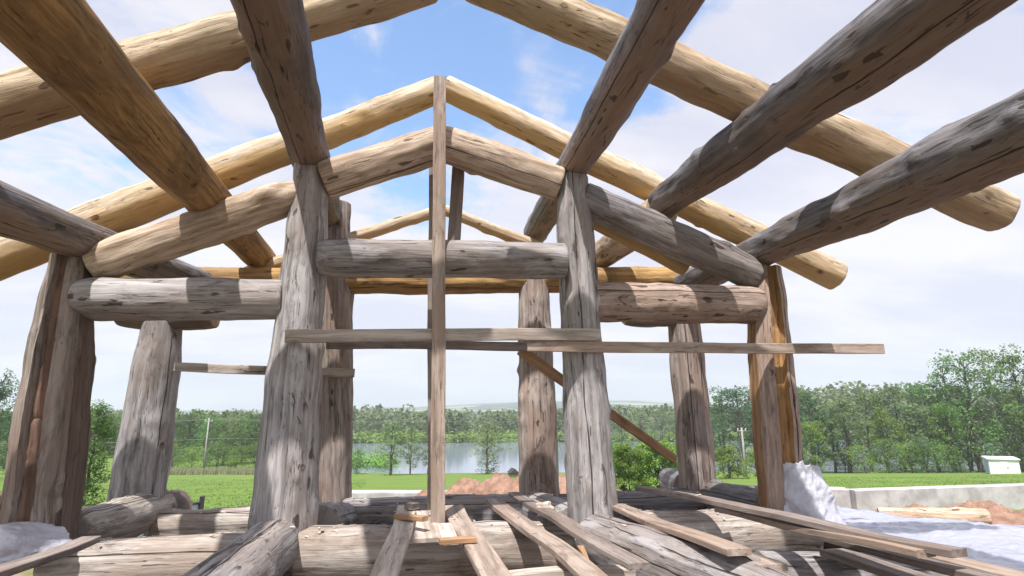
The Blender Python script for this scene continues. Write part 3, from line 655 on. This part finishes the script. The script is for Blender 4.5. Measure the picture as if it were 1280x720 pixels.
# ------------------------------------------------------------------ trees
def leafmat(name, c, c2, tr=.42):
    s = NT(name); tc = s.a('ShaderNodeTexCoord').outputs['Object']; oi = s.a('ShaderNodeObjectInfo').outputs['Random']
    n = s.noise(tc, 1.1, 3); n2 = s.a('ShaderNodeTexWhiteNoise'); ge = s.a('ShaderNodeNewGeometry'); s.w(ge.outputs['Random Per Island'], n2.inputs['Vector'])
    col = s.mix(s.step(n, .38, .62), c, c2); col = s.mix(s.math('MULTIPLY', ge.outputs['Random Per Island'], .4), col, tuple(x*1.5 for x in c))
    hv = s.a('ShaderNodeHueSaturation'); s.w(s.math('MULTIPLY_ADD', oi, .04, .48), hv.inputs['Hue']); s.w(s.math('MULTIPLY_ADD', s.math('FRACT', s.math('MULTIPLY', oi, 7.7)), .6, .95), hv.inputs['Value']); s.w(col, hv.inputs['Color'])
    s.w(hv.outputs[0], s.b.inputs['Base Color']); s.b.inputs['Roughness'].default_value = .6; s.b.inputs['Specular IOR Level'].default_value = .25
    t = s.a('ShaderNodeBsdfTranslucent'); s.w(hv.outputs[0], t.inputs[0]); mx = s.a('ShaderNodeMixShader'); mx.inputs[0].default_value = tr
    s.w(s.b.outputs[0], mx.inputs[1]); s.w(t.outputs[0], mx.inputs[2]); s.w(mx.outputs[0], s.out.inputs[0]); return s.m
ML = {'mid': leafmat('mid_green_leaves', (.11, .185, .055), (.065, .12, .035)), 'light': leafmat('light_green_leaves', (.17, .27, .06), (.115, .19, .045)),
      'grey': leafmat('grey_green_leaves', (.17, .22, .105), (.11, .155, .07)), 'dark': leafmat('dark_green_leaves', (.065, .115, .05), (.04, .078, .033))}
MTR = simple('tree_bark', (.12, .10, .085), .9, (.07, .055, .045), 6); MBI = simple('pale_birch_bark', (.52, .50, .46), .85, (.25, .23, .21), 5)

def tubes(V, Fc, path, r0, r1, seg=7):
    b = len(V); n = len(path)
    for i, p in enumerate(path):
        d = (path[min(i+1, n-1)]-path[max(i-1, 0)]).normalized(); u = d.cross(Vector((.3, .9, .1))).normalized(); w = d.cross(u); r = lerp(r0, r1, i/(n-1))
        for k in range(seg): q = p+(u*cos(tau*k/seg)+w*sin(tau*k/seg))*r; V.append(tuple(q))
    for i in range(n-1):
        for k in range(seg): Fc.append((b+i*seg+k, b+i*seg+(k+1) % seg, b+(i+1)*seg+(k+1) % seg, b+(i+1)*seg+k))
def leaves(V, Fc, c, rx, rz, n, size, rnd, drop=0):
    for _ in range(n):
        while True:
            q = Vector((rnd.uniform(-1, 1), rnd.uniform(-1, 1), rnd.uniform(-1, 1)))
            if .12 < q.length < 1: break
        q = q*(q.length**-.35)
        p = Vector((c.x+q.x*rx, c.y+q.y*rx, c.z+q.z*rz-drop*rnd.random()*rx))
        a = Vector((rnd.gauss(0, 1), rnd.gauss(0, 1), rnd.gauss(0, .6))).normalized(); b = a.cross(Vector((rnd.gauss(0, .5), rnd.gauss(0, .5), 1))).normalized()
        s1 = size*rnd.uniform(.6, 1.3); s2 = s1*rnd.uniform(.5, .8); k = len(V)
        V += [tuple(p-a*s1*.5), tuple(p+b*s2*.5), tuple(p+a*s1*.5), tuple(p-b*s2*.5)]; Fc.append((k, k+1, k+2, k+3))
def tree_mesh(kind, seed, nl=2600, size=.032):
    """a tree one metre high; kind sets the habit"""
    rnd = random.Random(seed); TV, TF, V, Fc = [], [], [], []
    lean = Vector((rnd.uniform(-.05, .05), rnd.uniform(-.05, .05), 0))
    P = dict(broad=(.12, .33, 28, .10), airy=(.20, .26, 28, .07), shore=(.15, .26, 26, .085), bush=(.02, .48, 30, .15), spruce=(.08, .17, 40, .05), column=(.03, .24, 30, .09))[kind]
    base, wid, nc, cr_ = P
    top = lean+Vector((0, 0, .97 if kind != 'bush' else .6)); tp = [lean*0+Vector((rnd.uniform(-.01, .01), rnd.uniform(-.01, .01), 0))+(top*(k/7)) for k in range(8)]
    for k in range(1, 8): tp[k] += Vector((rnd.uniform(-.012, .012), rnd.uniform(-.012, .012), 0))
    tr0 = .022 if kind != 'bush' else .02
    tubes(TV, TF, tp, tr0, .003)
    if kind in ('shore', 'broad', 'bush') :   # second stem
        o2 = Vector((rnd.uniform(-.12, .12), rnd.uniform(-.12, .12), .75)); tubes(TV, TF, [Vector((.01, 0, 0)), Vector((.01, 0, .05))+o2*.3, o2*.65+Vector((0, 0, .02)), o2], tr0*.7, .003)
    cl = []
    for i in range(nc):
        h = base+(1-base)*((i+.5)/nc)**(.85); h = min(.97, h+rnd.uniform(-.03, .03)); t = (h-base)/(1-base)
        if kind == 'spruce': w = wid*(1-t)**.9+.01
        elif kind == 'bush': w = wid*sqrt(max(0, 1-(t*.95)**2)); h = base+(h-base)*.88
        elif kind == 'airy': w = wid*(.35+.75*sin(pi*min(1, t*.9+.12)))
        else: w = wid*sin(pi*(.16+.80*t))**.7
        a = i*2.4+rnd.uniform(-.5, .5); rr_ = w*rnd.uniform(.35, 1.0)
        c = Vector((lean.x*h+cos(a)*rr_, lean.y*h+sin(a)*rr_, h)); st = Vector((lean.x*h, lean.y*h, max(.03, h-rr_*.55)))
        md = (st+c)/2+Vector((0, 0, -.02 if kind == 'spruce' else .025)); tubes(TV, TF, [st, md, c], .006, .0015, 5)
        s_ = cr_*rnd.uniform(.7, 1.35)*(1 if kind != 'spruce' else (1.1-.7*t)); cl.append((c, s_))
    for c, s_ in cl:
        m_ = max(8, int(nl*s_*s_/sum(q*q for _, q in cl)))
        for k in range(3):   # every clump is itself uneven
            cc = c+Vector((rnd.gauss(0, .45), rnd.gauss(0, .45), rnd.gauss(0, .3)))*s_
            leaves(V, Fc, cc, s_*rnd.uniform(.5, .95), s_*rnd.uniform(.35, .7)*(.5 if kind == 'spruce' else 1), m_//3, size, rnd, .2)
    return mesh(kind+'_trunk', TV, TF), mesh(kind+'_crown', V, Fc, smooth=False)
PT = {}
def proto(kind, v, nl, size):
    k = (kind, v, nl)
    if k not in PT: PT[k] = tree_mesh(kind, hash_(kind)+v*17, nl, size)
    return PT[k]
def hash_(t): return sum(ord(c)*(i+3) for i, c in enumerate(t))
tn = random.Random(4)
def tree(px, D, H, kind, leaf, label, group=None, name='broadleaf_tree', wid=1., bark=None, v=0, nl=2600, size=.032, cat='tree'):
    tm, cm = proto(kind, v, nl, size); p = PG(px, D, 0); z = gz(p.x, p.y)-.05
    r = empty(name, (p.x, p.y, z), tn.uniform(0, tau)); r.scale = (H*wid, H*wid, H); tag(r, label, cat, group)
    for nm, me, mt in (('trunk', tm, bark or MTR), ('crown', cm, ML[leaf])):
        o = bpy.data.objects.new(nm, me); COL.objects.link(o); o.parent = r
        if not me.materials: me.materials.append(mt)
        o.material_slots[0].link = 'OBJECT'; o.material_slots[0].material = mt
    return r
def H_(px, D, ytop): p = PG(px, D, 0); return (518-ytop)/717*D-gz(p.x, p.y)
# the tall ones on the right shore
tree(1212, 84, H_(1212, 84, 452), 'broad', 'mid', 'tall leafy tree beside the small white shed', nl=5200, size=.024, wid=1.0, v=1)
tree(1246, 86, H_(1246, 86, 440), 'airy', 'grey', 'tallest airy birch at the right edge, sky showing through its top', name='birch_tree', bark=MBI, nl=3000, size=.02, wid=.85, v=2)
tree(1180, 88, H_(1180, 88, 462), 'airy', 'mid', 'thin topped tree just left of the tall leafy tree by the shed', nl=2400, size=.022, wid=.75, v=3)
tree(1272, 84, H_(1272, 84, 448), 'broad', 'mid', 'tall tree cut by the right edge of the view', nl=5200, size=.024, wid=.8, v=4)
tree(1320, 88, 17, 'broad', 'dark', 'tall dark tree beyond the right edge of the view', nl=5200, size=.024, v=4)
tree(1370, 85, 16, 'broad', 'mid', 'leafy tree farther beyond the right edge', nl=5200, size=.024, v=1)
gR = 'trees along the right shore of the lake'
for i, (px, D, yt, kd, lf, w) in enumerate([(1012, 92, 497, 'broad', 'dark', .9), (1034, 88, 512, 'shore', 'mid', 1.0), (1052, 85, 505, 'shore', 'grey', 1.15), (1078, 92, 494, 'broad', 'mid', .9),
        (1098, 86, 515, 'shore', 'light', 1.0), (1120, 90, 488, 'broad', 'grey', .9), (1142, 86, 508, 'shore', 'grey', 1.1), (1160, 90, 484, 'broad', 'mid', .9), (1178, 84, 512, 'shore', 'light', 1.0),
        (1200, 92, 490, 'broad', 'dark', .8), (1262, 92, 490, 'broad', 'dark', .9), (1296, 82, 500, 'shore', 'mid', 1.0), (1008, 86, 530, 'shore', 'light', 1.2)]):
    tree(px, D, H_(px, D, yt), kd, lf, ['dark rounded shore tree right of the rightmost post', 'slender shore tree by the tip of the plastic wrap', 'spreading grey green shore tree over the short wall block', 'mid green tree rising behind the spreading shore tree',
        'light green young tree left of the middle of the right shore', 'grey green tall tree in the middle of the right shore', 'grey green multi stemmed tree in the middle of the right shore', 'mid green tree left of the thin topped one',
        'light green leafy tree two trees left of the shed', 'dark tree behind the tall leafy one by the shed', 'dark tree behind the tallest birch', 'leafy tree past the right edge near the shed', 'light green bush tree right beside the rightmost post'][i], gR, wid=w, v=i % 3, nl=3600, size=.028)
gB = 'low shrubs at the far edge of the lawn'
for i, (px, D, yt) in enumerate([(1100, 80, 548), (1128, 81, 552), (1146, 79, 545), (1070, 80, 556), (1172, 80, 556)]):
    tree(px, D, H_(px, D, yt), 'bush', 'light' if i % 2 else 'mid', ['rounded shrub on the lawn edge below the light green young tree', 'small light shrub on the lawn edge in the middle of the right shore', 'tallest shrub on the lawn edge', 'leftmost shrub on the far lawn edge', 'shrub on the lawn edge nearest the shed'][i], gB, 'shrub', v=i % 2, nl=1500, size=.05, cat='shrub')
gU = 'undergrowth bushes at the foot of the shore trees'
UB = ['bush filling the tree feet beside the short wall block', 'bush at the feet of the middle shore trees', 'bush left of the shed under the thin topped tree', 'bush right of the shed', 'bush at the feet of the tallest birch']
for i, (px, D, yt) in enumerate([(1045, 86, 562), (1125, 90, 562), (1186, 88, 556), (1276, 86, 560), (1252, 91, 550)]):
    tree(px, D, H_(px, D, yt), 'bush', ('mid', 'grey', 'light')[i % 3], UB[i], gU, 'shrub', v=i % 3, nl=1500, size=.05, cat='shrub', wid=1.2)
# centre
tree(608, 88, H_(608, 88, 529), 'column', 'grey', 'lone leafy tree by the lake left of the back post, right of the tall board', wid=1.25, nl=2600, size=.03, v=6)
for i, (px, yt) in enumerate([(490, 528), (514, 533), (536, 536)]):
    tree(px, 86+i*2, H_(px, 86+i*2, yt), 'shore', 'grey', ['leftmost and tallest of the three lakeside trees left of the tall board', 'middle one of the three lakeside trees left of the tall board', 'lakeside tree partly behind the tall middle board'][i], 'lakeside trees left of the board', wid=1.1 if i == 0 else .85, nl=2600, size=.03, v=i)
tree(448, 92, H_(448, 92, 556), 'bush', 'mid', 'small bushy tree on the shore right of the dark back post', nl=1500, size=.05, name='shrub', cat='shrub', wid=.8)
# bushes behind the right part of the frame
for i, (px, D, yt, lf, w) in enumerate([(782, 27, 552, 'light', .8), (815, 28, 545, 'light', .95), (850, 30, 552, 'light', .75), (770, 40, 548, 'light', .8), (905, 52, 555, 'light', 1.0), (940, 55, 560, 'light', .9), (872, 48, 562, 'light', .9), (965, 60, 548, 'mid', .9), (750, 45, 560, 'mid', .9)]):
    tree(px, D, H_(px, D, yt), 'bush', lf, ['bright green bush just right of the cracked grey post', 'large bright green bush under the diagonal brace', 'bright bush touching the slim buff back post', 'bush behind the bright one by the cracked grey post', 'leafy bush at the foot of the right utility pole',
        'leafy bush right of the right utility pole', 'bush seen between the slim back post and the utility pole', 'mid green bush behind the rightmost front post', 'bush hidden behind the cracked grey post'][i], 'bushes behind the right part of the frame', 'shrub', wid=w, v=i % 3, nl=9000 if D < 35 else 4200, size=.050 if D < 35 else .05, cat='shrub')
for i, (px, D, yt, kd, lf) in enumerate([(900, 118, 491, 'broad', 'mid'), (925, 112, 488, 'broad', 'dark'), (950, 120, 486, 'broad', 'mid'), (975, 112, 490, 'broad', 'dark'), (880, 135, 512, 'broad', 'mid'), (800, 150, 512, 'broad', 'grey'), (826, 160, 516, 'broad', 'grey'), (775, 145, 520, 'broad', 'grey'), (992, 105, 492, 'broad', 'mid'), (850, 150, 518, 'broad', 'mid')]):
    tree(px, D, H_(px, D, yt), kd, lf, ['dense tree left of the right utility pole top', 'dark dense tree right behind the utility pole', 'mid green dense tree left of the rightmost post', 'dark dense tree behind the rightmost post', 'lower tree right of the slim back post', 'pale distant tree above the diagonal brace',
        'distant greyish tree left of the slim back post', 'distant tree right of the cracked grey post', 'mid green tree just right of the rightmost post', 'distant tree behind the slim back post'][i], 'trees behind the right part of the frame', v=i % 3, nl=3600, size=.03, wid=1.0)
# left
tree(118, 19, H_(118, 19, 508), 'column', 'mid', 'bushy green tree close behind the gap between the two left posts', wid=.95, nl=9000, size=.022, v=3)
tree(98, 17, H_(98, 17, 560), 'bush', 'mid', 'lower bush against the right side of the leftmost post', wid=.5, nl=5000, size=.03, v=1, name='shrub', cat='shrub')
tree(-2, 60, H_(-2, 60, 468), 'broad', 'dark', 'large dark tree at the left edge, its crown above the treeline', wid=.75, nl=5200, size=.026, v=2)
tree(-40, 66, 11, 'broad', 'dark', 'dark tree beyond the left edge', nl=3600, size=.028, v=1)
gL = 'trees along the left field edge'
LB = ['leftmost tree of the field edge, behind the leftmost post', 'field edge tree left of the leftmost post', 'field edge tree in the gap beside the bushy close tree', 'field edge tree hidden by the thick back post', 'field edge tree right beside the thick back post', 'rounded tree left of the left utility pole', 'tree right behind the left utility pole', 'tree right of the left utility pole',
      'tallest tree in the gap before the flecked post', 'tree touching the left side of the flecked post', 'tree behind the flecked post', 'tree behind the dark back post']
for i, px in enumerate([15, 45, 85, 190, 214, 240, 262, 284, 306, 328, 352, 400]):
    D = 100+(i*37 % 17); tree(px, D, H_(px, D, 516+(i*29 % 9)), 'broad', ('mid', 'dark', 'mid', 'grey')[i % 4], LB[i], gL, v=i % 3, nl=3600, size=.03, wid=1.05)
LS = ['shrub at the field edge behind the thick back post', 'bright shrub right of the thick back post', 'shrub left of the left utility pole foot', 'bright shrub at the left utility pole foot', 'broad shrub right of the left utility pole foot', 'shrub at the field edge beside the flecked post', 'shrub at the field edge behind the flecked post', 'shrub at the far left field edge']
for i, px in enumerate([196, 222, 246, 276, 300, 324, 350, 20]):
    D = 88+i % 3; tree(px, D, H_(px, D, 545+(i*13 % 9)), 'bush', ('light', 'mid')[i % 2], LS[i], 'shrubs along the left field edge', 'shrub', v=i % 3, nl=3200, size=.035, wid=.95, cat='shrub')

# far woods and reeds
def wood_mass(name, label, n, amin, amax, d0, d1, h0, h1, q, size, leaf, seed, zf=None, wf=.36):
    rnd = random.Random(seed); V = []; Fc = []
    for i in range(n):
        a = radians(rnd.uniform(amin, amax)); d = sqrt(rnd.uniform(d0*d0, d1*d1)) if rnd.random() < .5 else rnd.uniform(d0, d0+(d1-d0)*.35)
        a -= YA; x, y = F0.x*d+R0.x*d*math.tan(a), F0.y*d+R0.y*d*math.tan(a); z = gz(x, y); h = rnd.uniform(h0, h1)*(1+.35*N3(x*.02, y*.02, seed)); w = h*wf*rnd.uniform(.7, 1.3)
        if z < -9.6 and not zf: continue
        if zf: z = zf
        con = rnd.random() < .35
        for k in range(q):
            t = rnd.random()**.8; rr_ = w*((1-t)**.8 if con else sin(pi*(.12+.83*t))**.6)*rnd.uniform(.6, 1); aa = rnd.uniform(0, tau)
            p = Vector((x+cos(aa)*rr_, y+sin(aa)*rr_, z+.05*h+t*h*.95)); s_ = size*rnd.uniform(.6, 1.4)
            u = Vector((rnd.gauss(0, 1), rnd.gauss(0, 1), rnd.gauss(0, .6))).normalized(); v_ = u.cross(Vector((rnd.gauss(0, .5), rnd.gauss(0, .5), 1))).normalized(); b = len(V)
            V += [tuple(p-u*s_*.5), tuple(p+v_*s_*.35), tuple(p+u*s_*.5), tuple(p-v_*s_*.35)]; Fc.append((b, b+1, b+2, b+3))
    return tag(link(name, mesh(name, V, Fc, smooth=False), (ML[leaf],)), label, 'woods' if 'wood' in name else 'reeds', kind='stuff')
wood_mass('far_wood', 'dark green woods beyond the lake, one continuous mass under the horizon', 1000, -46, 60, 205, 420, 8, 11, 90, 1.5, 'grey', 31)
wood_mass('lakeside_wood', 'dense woods behind the right shore trees', 330, 34, 58, 192, 290, 13, 17, 110, 1.5, 'grey', 37)
wood_mass('left_wood', 'woods behind the trees of the left field edge', 260, -46, -10, 118, 200, 7.5, 9.5, 110, .9, 'mid', 41)
wood_mass('reeds', 'pale green reeds and low scrub along the far shore of the lake', 1000, -12, 58, 186, 206, 1.6, 3.4, 26, 1.0, 'light', 43, wf=.9)
wood_mass('reed_bed', 'reed patches standing in the shallow water at the left end of the lake', 80, -8.5, -3.5, 104, 128, .9, 1.6, 30, .5, 'light', 47, zf=-9.55, wf=1.5)

# grass tufts
rnd = random.Random(9); V = []; Fc = []
for i in range(34000):
    px = rnd.uniform(-60, 460) if rnd.random() < .5 else rnd.uniform(980, 1380); D = 13.5+ (rnd.random()**1.6)*45
    if px > 900 and D < 15.8: D += 2.5
    p = PG(px, D, 0); x, y = p.x, p.y
    if px < 460 and sqrt(x*x+y*y) < 11: continue
    z = gz(x, y)-.01; h = rnd.uniform(.02, .055)*(1+.5*N3(x*.5, y*.5, 0)); a = rnd.uniform(0, pi); w = .02+D*.0006; b = len(V); l = rnd.uniform(-.05, .05)
    V += [(x-cos(a)*w, y-sin(a)*w, z), (x+cos(a)*w, y+sin(a)*w, z), (x+l, y+l, z+h)]; Fc.append((b, b+1, b+2))
MGB = leafmat('grass_blades', (.14, .215, .045), (.115, .18, .04), .4)
tag(link('grass', mesh('grass', V, Fc, smooth=False), (MGB,)), 'short bright green grass of the lawns', 'grass', kind='stuff')
rnd = random.Random(19); V = []; Fc = []
for i in range(5000):
    px = rnd.uniform(190, 345); D = rnd.uniform(80, 86); p = PG(px, D, 0); x, y = p.x, p.y; z = gz(x, y); h = rnd.uniform(.4, 1.2); a = rnd.uniform(0, pi); b = len(V); w = .05
    V += [(x-cos(a)*w, y-sin(a)*w, z), (x+cos(a)*w, y+sin(a)*w, z), (x+rnd.uniform(-.2, .2), y, z+h)]; Fc.append((b, b+1, b+2))
tag(link('dry_grass', mesh('dry_grass', V, Fc, smooth=False), (simple('straw', (.34, .32, .2), .9, (.2, .24, .1)),)), 'pale dry tall grass at the far edge of the left field', 'grass', kind='stuff')

# ------------------------------------------------------------------ utility poles, shed, hut
MPO = simple('grey_concrete_pole', (.38, .36, .34), .85, (.26, .25, .24), 2); MIN = simple('white_insulator', (.7, .7, .7), .3)
def tube_obj(name, path, r0, r1, mat, parent=None, seg=10):
    V, Fc = [], []; tubes(V, Fc, path, r0, r1, seg); Fc.append(tuple(range(seg-1, -1, -1))); Fc.append(tuple(len(V)-seg+k for k in range(seg))); return link(name, mesh(name, V, Fc), (mat,), parent)
def pole(px0, px1, D, yt, label):
    p = PG(px0, D, 0); z = gz(p.x, p.y); H = H_(px0, D, yt); r = empty('utility_pole', (p.x, p.y, z)); tag(r, label, 'utility pole', 'utility poles across the field')
    q = PG(px1, D, 0); dx, dy = q.x-p.x, q.y-p.y
    tube_obj('post', [Vector((0, 0, -.3)), Vector((dx*.5, dy*.5, H*.5)), Vector((dx, dy, H))], .13, .09, MPO, r)
    c = tube_obj('crossarm', [Vector((dx*.93-.55, dy*.93, H*.93)), Vector((dx*.93+.55, dy*.93, H*.93))], .06, .06, MPO, r, 6)
    for k in (-.45, 0.0, .45): tube_obj('insulator', [Vector((dx*.93+k, dy*.93, H*.93+.05)), Vector((dx*.93+k, dy*.93, H*.93+.28))], .06, .05, MIN, c, 8)
    return Vector((p.x+dx, p.y+dy, z+H*.93+.28))
w1 = pole(261, 261, 84, 522, 'left pale utility pole standing at the far edge of the left field')
w2 = pole(924, 924, 62, 538, 'right pale utility pole behind the bushes, left of the rightmost post')
MW_ = simple('bare_wire', (.25, .25, .25), .5)
for i, (k, dz, lb) in enumerate(((-.45, 0, 'upper power line crossing the left field at the left pole'), (.45, -2.7, 'lower power line crossing the left field at the left pole'))):
    A = w1+Vector((k, 0, dz)); pth = []
    Lp, Rp = PG(-150, 80, A.z+.3), PG(930, 150, A.z)
    for t in range(21): u = t/20; q = lerp(Lp, A, u); pth.append(Vector((q.x, q.y, q.z-1.2*4*u*(1-u)*.5)))
    for t in range(1, 21): u = t/20; q = lerp(A, Rp, u); pth.append(Vector((q.x, q.y, q.z-2*4*u*(1-u)*.5)))
    tag(tube_obj('power_line', pth, .022, .022, MW_, None, 4), lb, 'power line', 'power lines')
# white shed
MS_ = simple('white_shed_panel', (.74, .75, .78), .6, (.66, .67, .70), 1.2); MSB = simple('pale_blue_shed_panel', (.42, .50, .66), .6, (.36, .43, .58), 1.2)
p = PG(1238, 70, 0); z = gz(p.x, p.y); r = empty('shed', (p.x, p.y, z), radians(-38)); tag(r, 'small white and pale blue shed on the lawn edge under the tall trees', 'shed')
def boxp(name, x0, x1, y0, y1, z0, z1, mat, parent, slope=0):
    V = [(x0, y0, z0), (x1, y0, z0), (x1, y1, z0), (x0, y1, z0), (x0, y0, z1), (x1, y0, z1), (x1, y1, z1+slope), (x0, y1, z1+slope)]
    return link(name, mesh(name, V, [(3, 2, 1, 0), (4, 5, 6, 7), (0, 1, 5, 4), (1, 2, 6, 5), (2, 3, 7, 6), (3, 0, 4, 7)], smooth=False), (mat,), parent)
boxp('wall', -1.4, 1.4, -1.3, 1.3, -.1, 1.65, MS_, r, .1); boxp('side_wall', -1.44, -1.41, -1.25, 1.25, 0, 1.6, MSB, r, .1)
boxp('roof', -1.55, 1.55, -1.45, 1.45, 1.66, 1.76, MS_, r, .12); d_ = boxp('door', -.4, .4, -1.34, -1.305, 0, 1.45, MS_, r); boxp('handle', .25, .32, -1.37, -1.345, .65, .8, MK, d_)
# dark roofed hut behind the earth heap
p = PG(640, 66, 0); z = gz(p.x, p.y); r = empty('hut', (p.x, p.y, z), radians(8)); r.scale = (.55, .55, .75); tag(r, 'small dark roofed hut peeping over the earth heap by the back post', 'hut')
MH = simple('hut_boards', (.20, .15, .12), .85); MHR = simple('dark_roof_felt', (.06, .055, .06), .8)
boxp('wall', -.8, .8, -1, 1, -.2, .75, MH, r)
V = [(-1, -1.2, .7), (1, -1.2, .7), (0, -1.2, 1.35), (-1, 1.2, .7), (1, 1.2, .7), (0, 1.2, 1.35)]
link('roof', mesh('roof', V, [(0, 1, 2), (5, 4, 3), (0, 2, 5, 3), (1, 4, 5, 2), (0, 3, 4, 1)], smooth=False), (MHR,), r)

# ------------------------------------------------------------------ air
s = NT('pale_air'); s.n.remove(s.b); v = s.a('ShaderNodeVolumePrincipled'); v.inputs['Color'].default_value = (.86, .92, 1, 1); v.inputs['Density'].default_value = .0005
v.inputs['Anisotropy'].default_value = .2; s.w(v.outputs[0], s.out.inputs['Volume'])
bb = bmesh.new(); bmesh.ops.create_cube(bb, size=1)
RM = 3300
for q in bb.verts: q.co = Vector((q.co.x*2*RM, q.co.y*2*RM, 150 if q.co.z > 0 else -13))
me = bpy.data.meshes.new('haze'); bb.to_mesh(me); bb.free(); o = link('haze', me, (s.m,)); tag(o, kind='stuff'); o['label'] = 'thin pale summer haze over the whole landscape'; o['category'] = 'haze'

# ------------------------------------------------------------------ light
EL, AZ = radians(63), radians(26)     # the sun stands behind the viewer's left shoulder
sd = Vector((-sin(AZ)*cos(EL), -cos(AZ)*cos(EL), sin(EL)))
sun = bpy.data.lights.new('sun', 'SUN'); sun.energy = 5.0; sun.angle = radians(.9); sun.color = (1, .965, .93)
so = bpy.data.objects.new('sun', sun); COL.objects.link(so); so.rotation_euler = (sd).to_track_quat('Z', 'Y').to_euler(); so.location = sd*30
wd = bpy.data.worlds.new('World'); S.world = wd; wd.use_nodes = True; T = wd.node_tree; Nn = T.nodes; BG = Nn['Background']
class WT(NT):
    def __init__(s): s.t = T; s.n = Nn
s = WT()
sky = s.a('ShaderNodeTexSky'); sky.sky_type = 'NISHITA'; sky.sun_disc = False; sky.sun_elevation = EL; sky.sun_rotation = pi+AZ; sky.air_density = 1.0; sky.dust_density = .6; sky.ozone_density = 1.5
tc = s.a('ShaderNodeTexCoord').outputs['Generated']; xyz = s.a('ShaderNodeSeparateXYZ'); s.w(tc, xyz.inputs[0])
zz = s.math('ADD', s.math('MAXIMUM', xyz.outputs[2], 0), .22)
cv = s.a('ShaderNodeCombineXYZ'); s.w(s.math('DIVIDE', xyz.outputs[0], zz), cv.inputs[0]); s.w(s.math('DIVIDE', xyz.outputs[1], zz), cv.inputs[1])
cvo = cv.outputs[0]
n1 = s.noise(s.vec(cvo, (1.0, 1.6, 1)), 2.1, 10, .62, .7); n2 = s.noise(s.vec(cvo, (1.2, .7, 1)), 4.5, 8, .62, 1.0)
def lobe(px, py, r0, r1):
    d = ray(px, py).normalized(); dp = s.a('ShaderNodeVectorMath', operation='DOT_PRODUCT'); s.w(tc, dp.inputs[0]); dp.inputs[1].default_value = d
    return s.step(dp.outputs['Value'], cos(radians(r0)), cos(radians(r1)))
blue = s.math('MAXIMUM', s.math('MAXIMUM', lobe(500, 60, 20, 2), s.math('MULTIPLY', lobe(740, 0, 15, 2), .9)), s.math('MULTIPLY', lobe(100, 190, 20, 3), .42))
cov = s.math('ADD', s.math('MULTIPLY', n1, .75), s.math('MULTIPLY', n2, .42))
cov = s.math('SUBTRACT', cov, s.math('MULTIPLY', blue, .33)); 
cov = s.math('ADD', cov, s.step(xyz.outputs[2], .36, .08, .03, .40))
cm = s.step(cov, .30, .55)
shade = s.step(s.noise(s.vec(cvo, (.8, 1.6, 1)), 1.3, 6, .55, .3), .35, .65)
cc = s.mix(shade, (.76, .775, .945), (1.0, .98, 1.05))
hs = s.a('ShaderNodeHueSaturation'); hs.inputs['Saturation'].default_value = 1.12; s.w(sky.outputs[0], hs.inputs['Color'])
sk = s.a('ShaderNodeVectorMath', operation='SCALE'); s.w(hs.outputs[0], sk.inputs[0]); sk.inputs['Scale'].default_value = 1.45
cs = s.a('ShaderNodeVectorMath', operation='SCALE'); s.w(cc, cs.inputs[0]); s.w(s.step(xyz.outputs[2], .55, .08, 4.3, 4.95), cs.inputs['Scale'])
fin = s.mix(cm, sk.outputs[0], cs.outputs[0]); s.w(fin, BG.inputs[0]); BG.inputs[1].default_value = .15
S.view_settings.view_transform = 'Standard'; S.view_settings.look = 'None'; S.view_settings.exposure = .5; S.view_settings.gamma = 1
S.render.engine = 'CYCLES'; S.cycles.use_denoising = True; S.cycles.max_bounces = 8; S.cycles.volume_bounces = 1; S.cycles.sample_clamp_indirect = 8
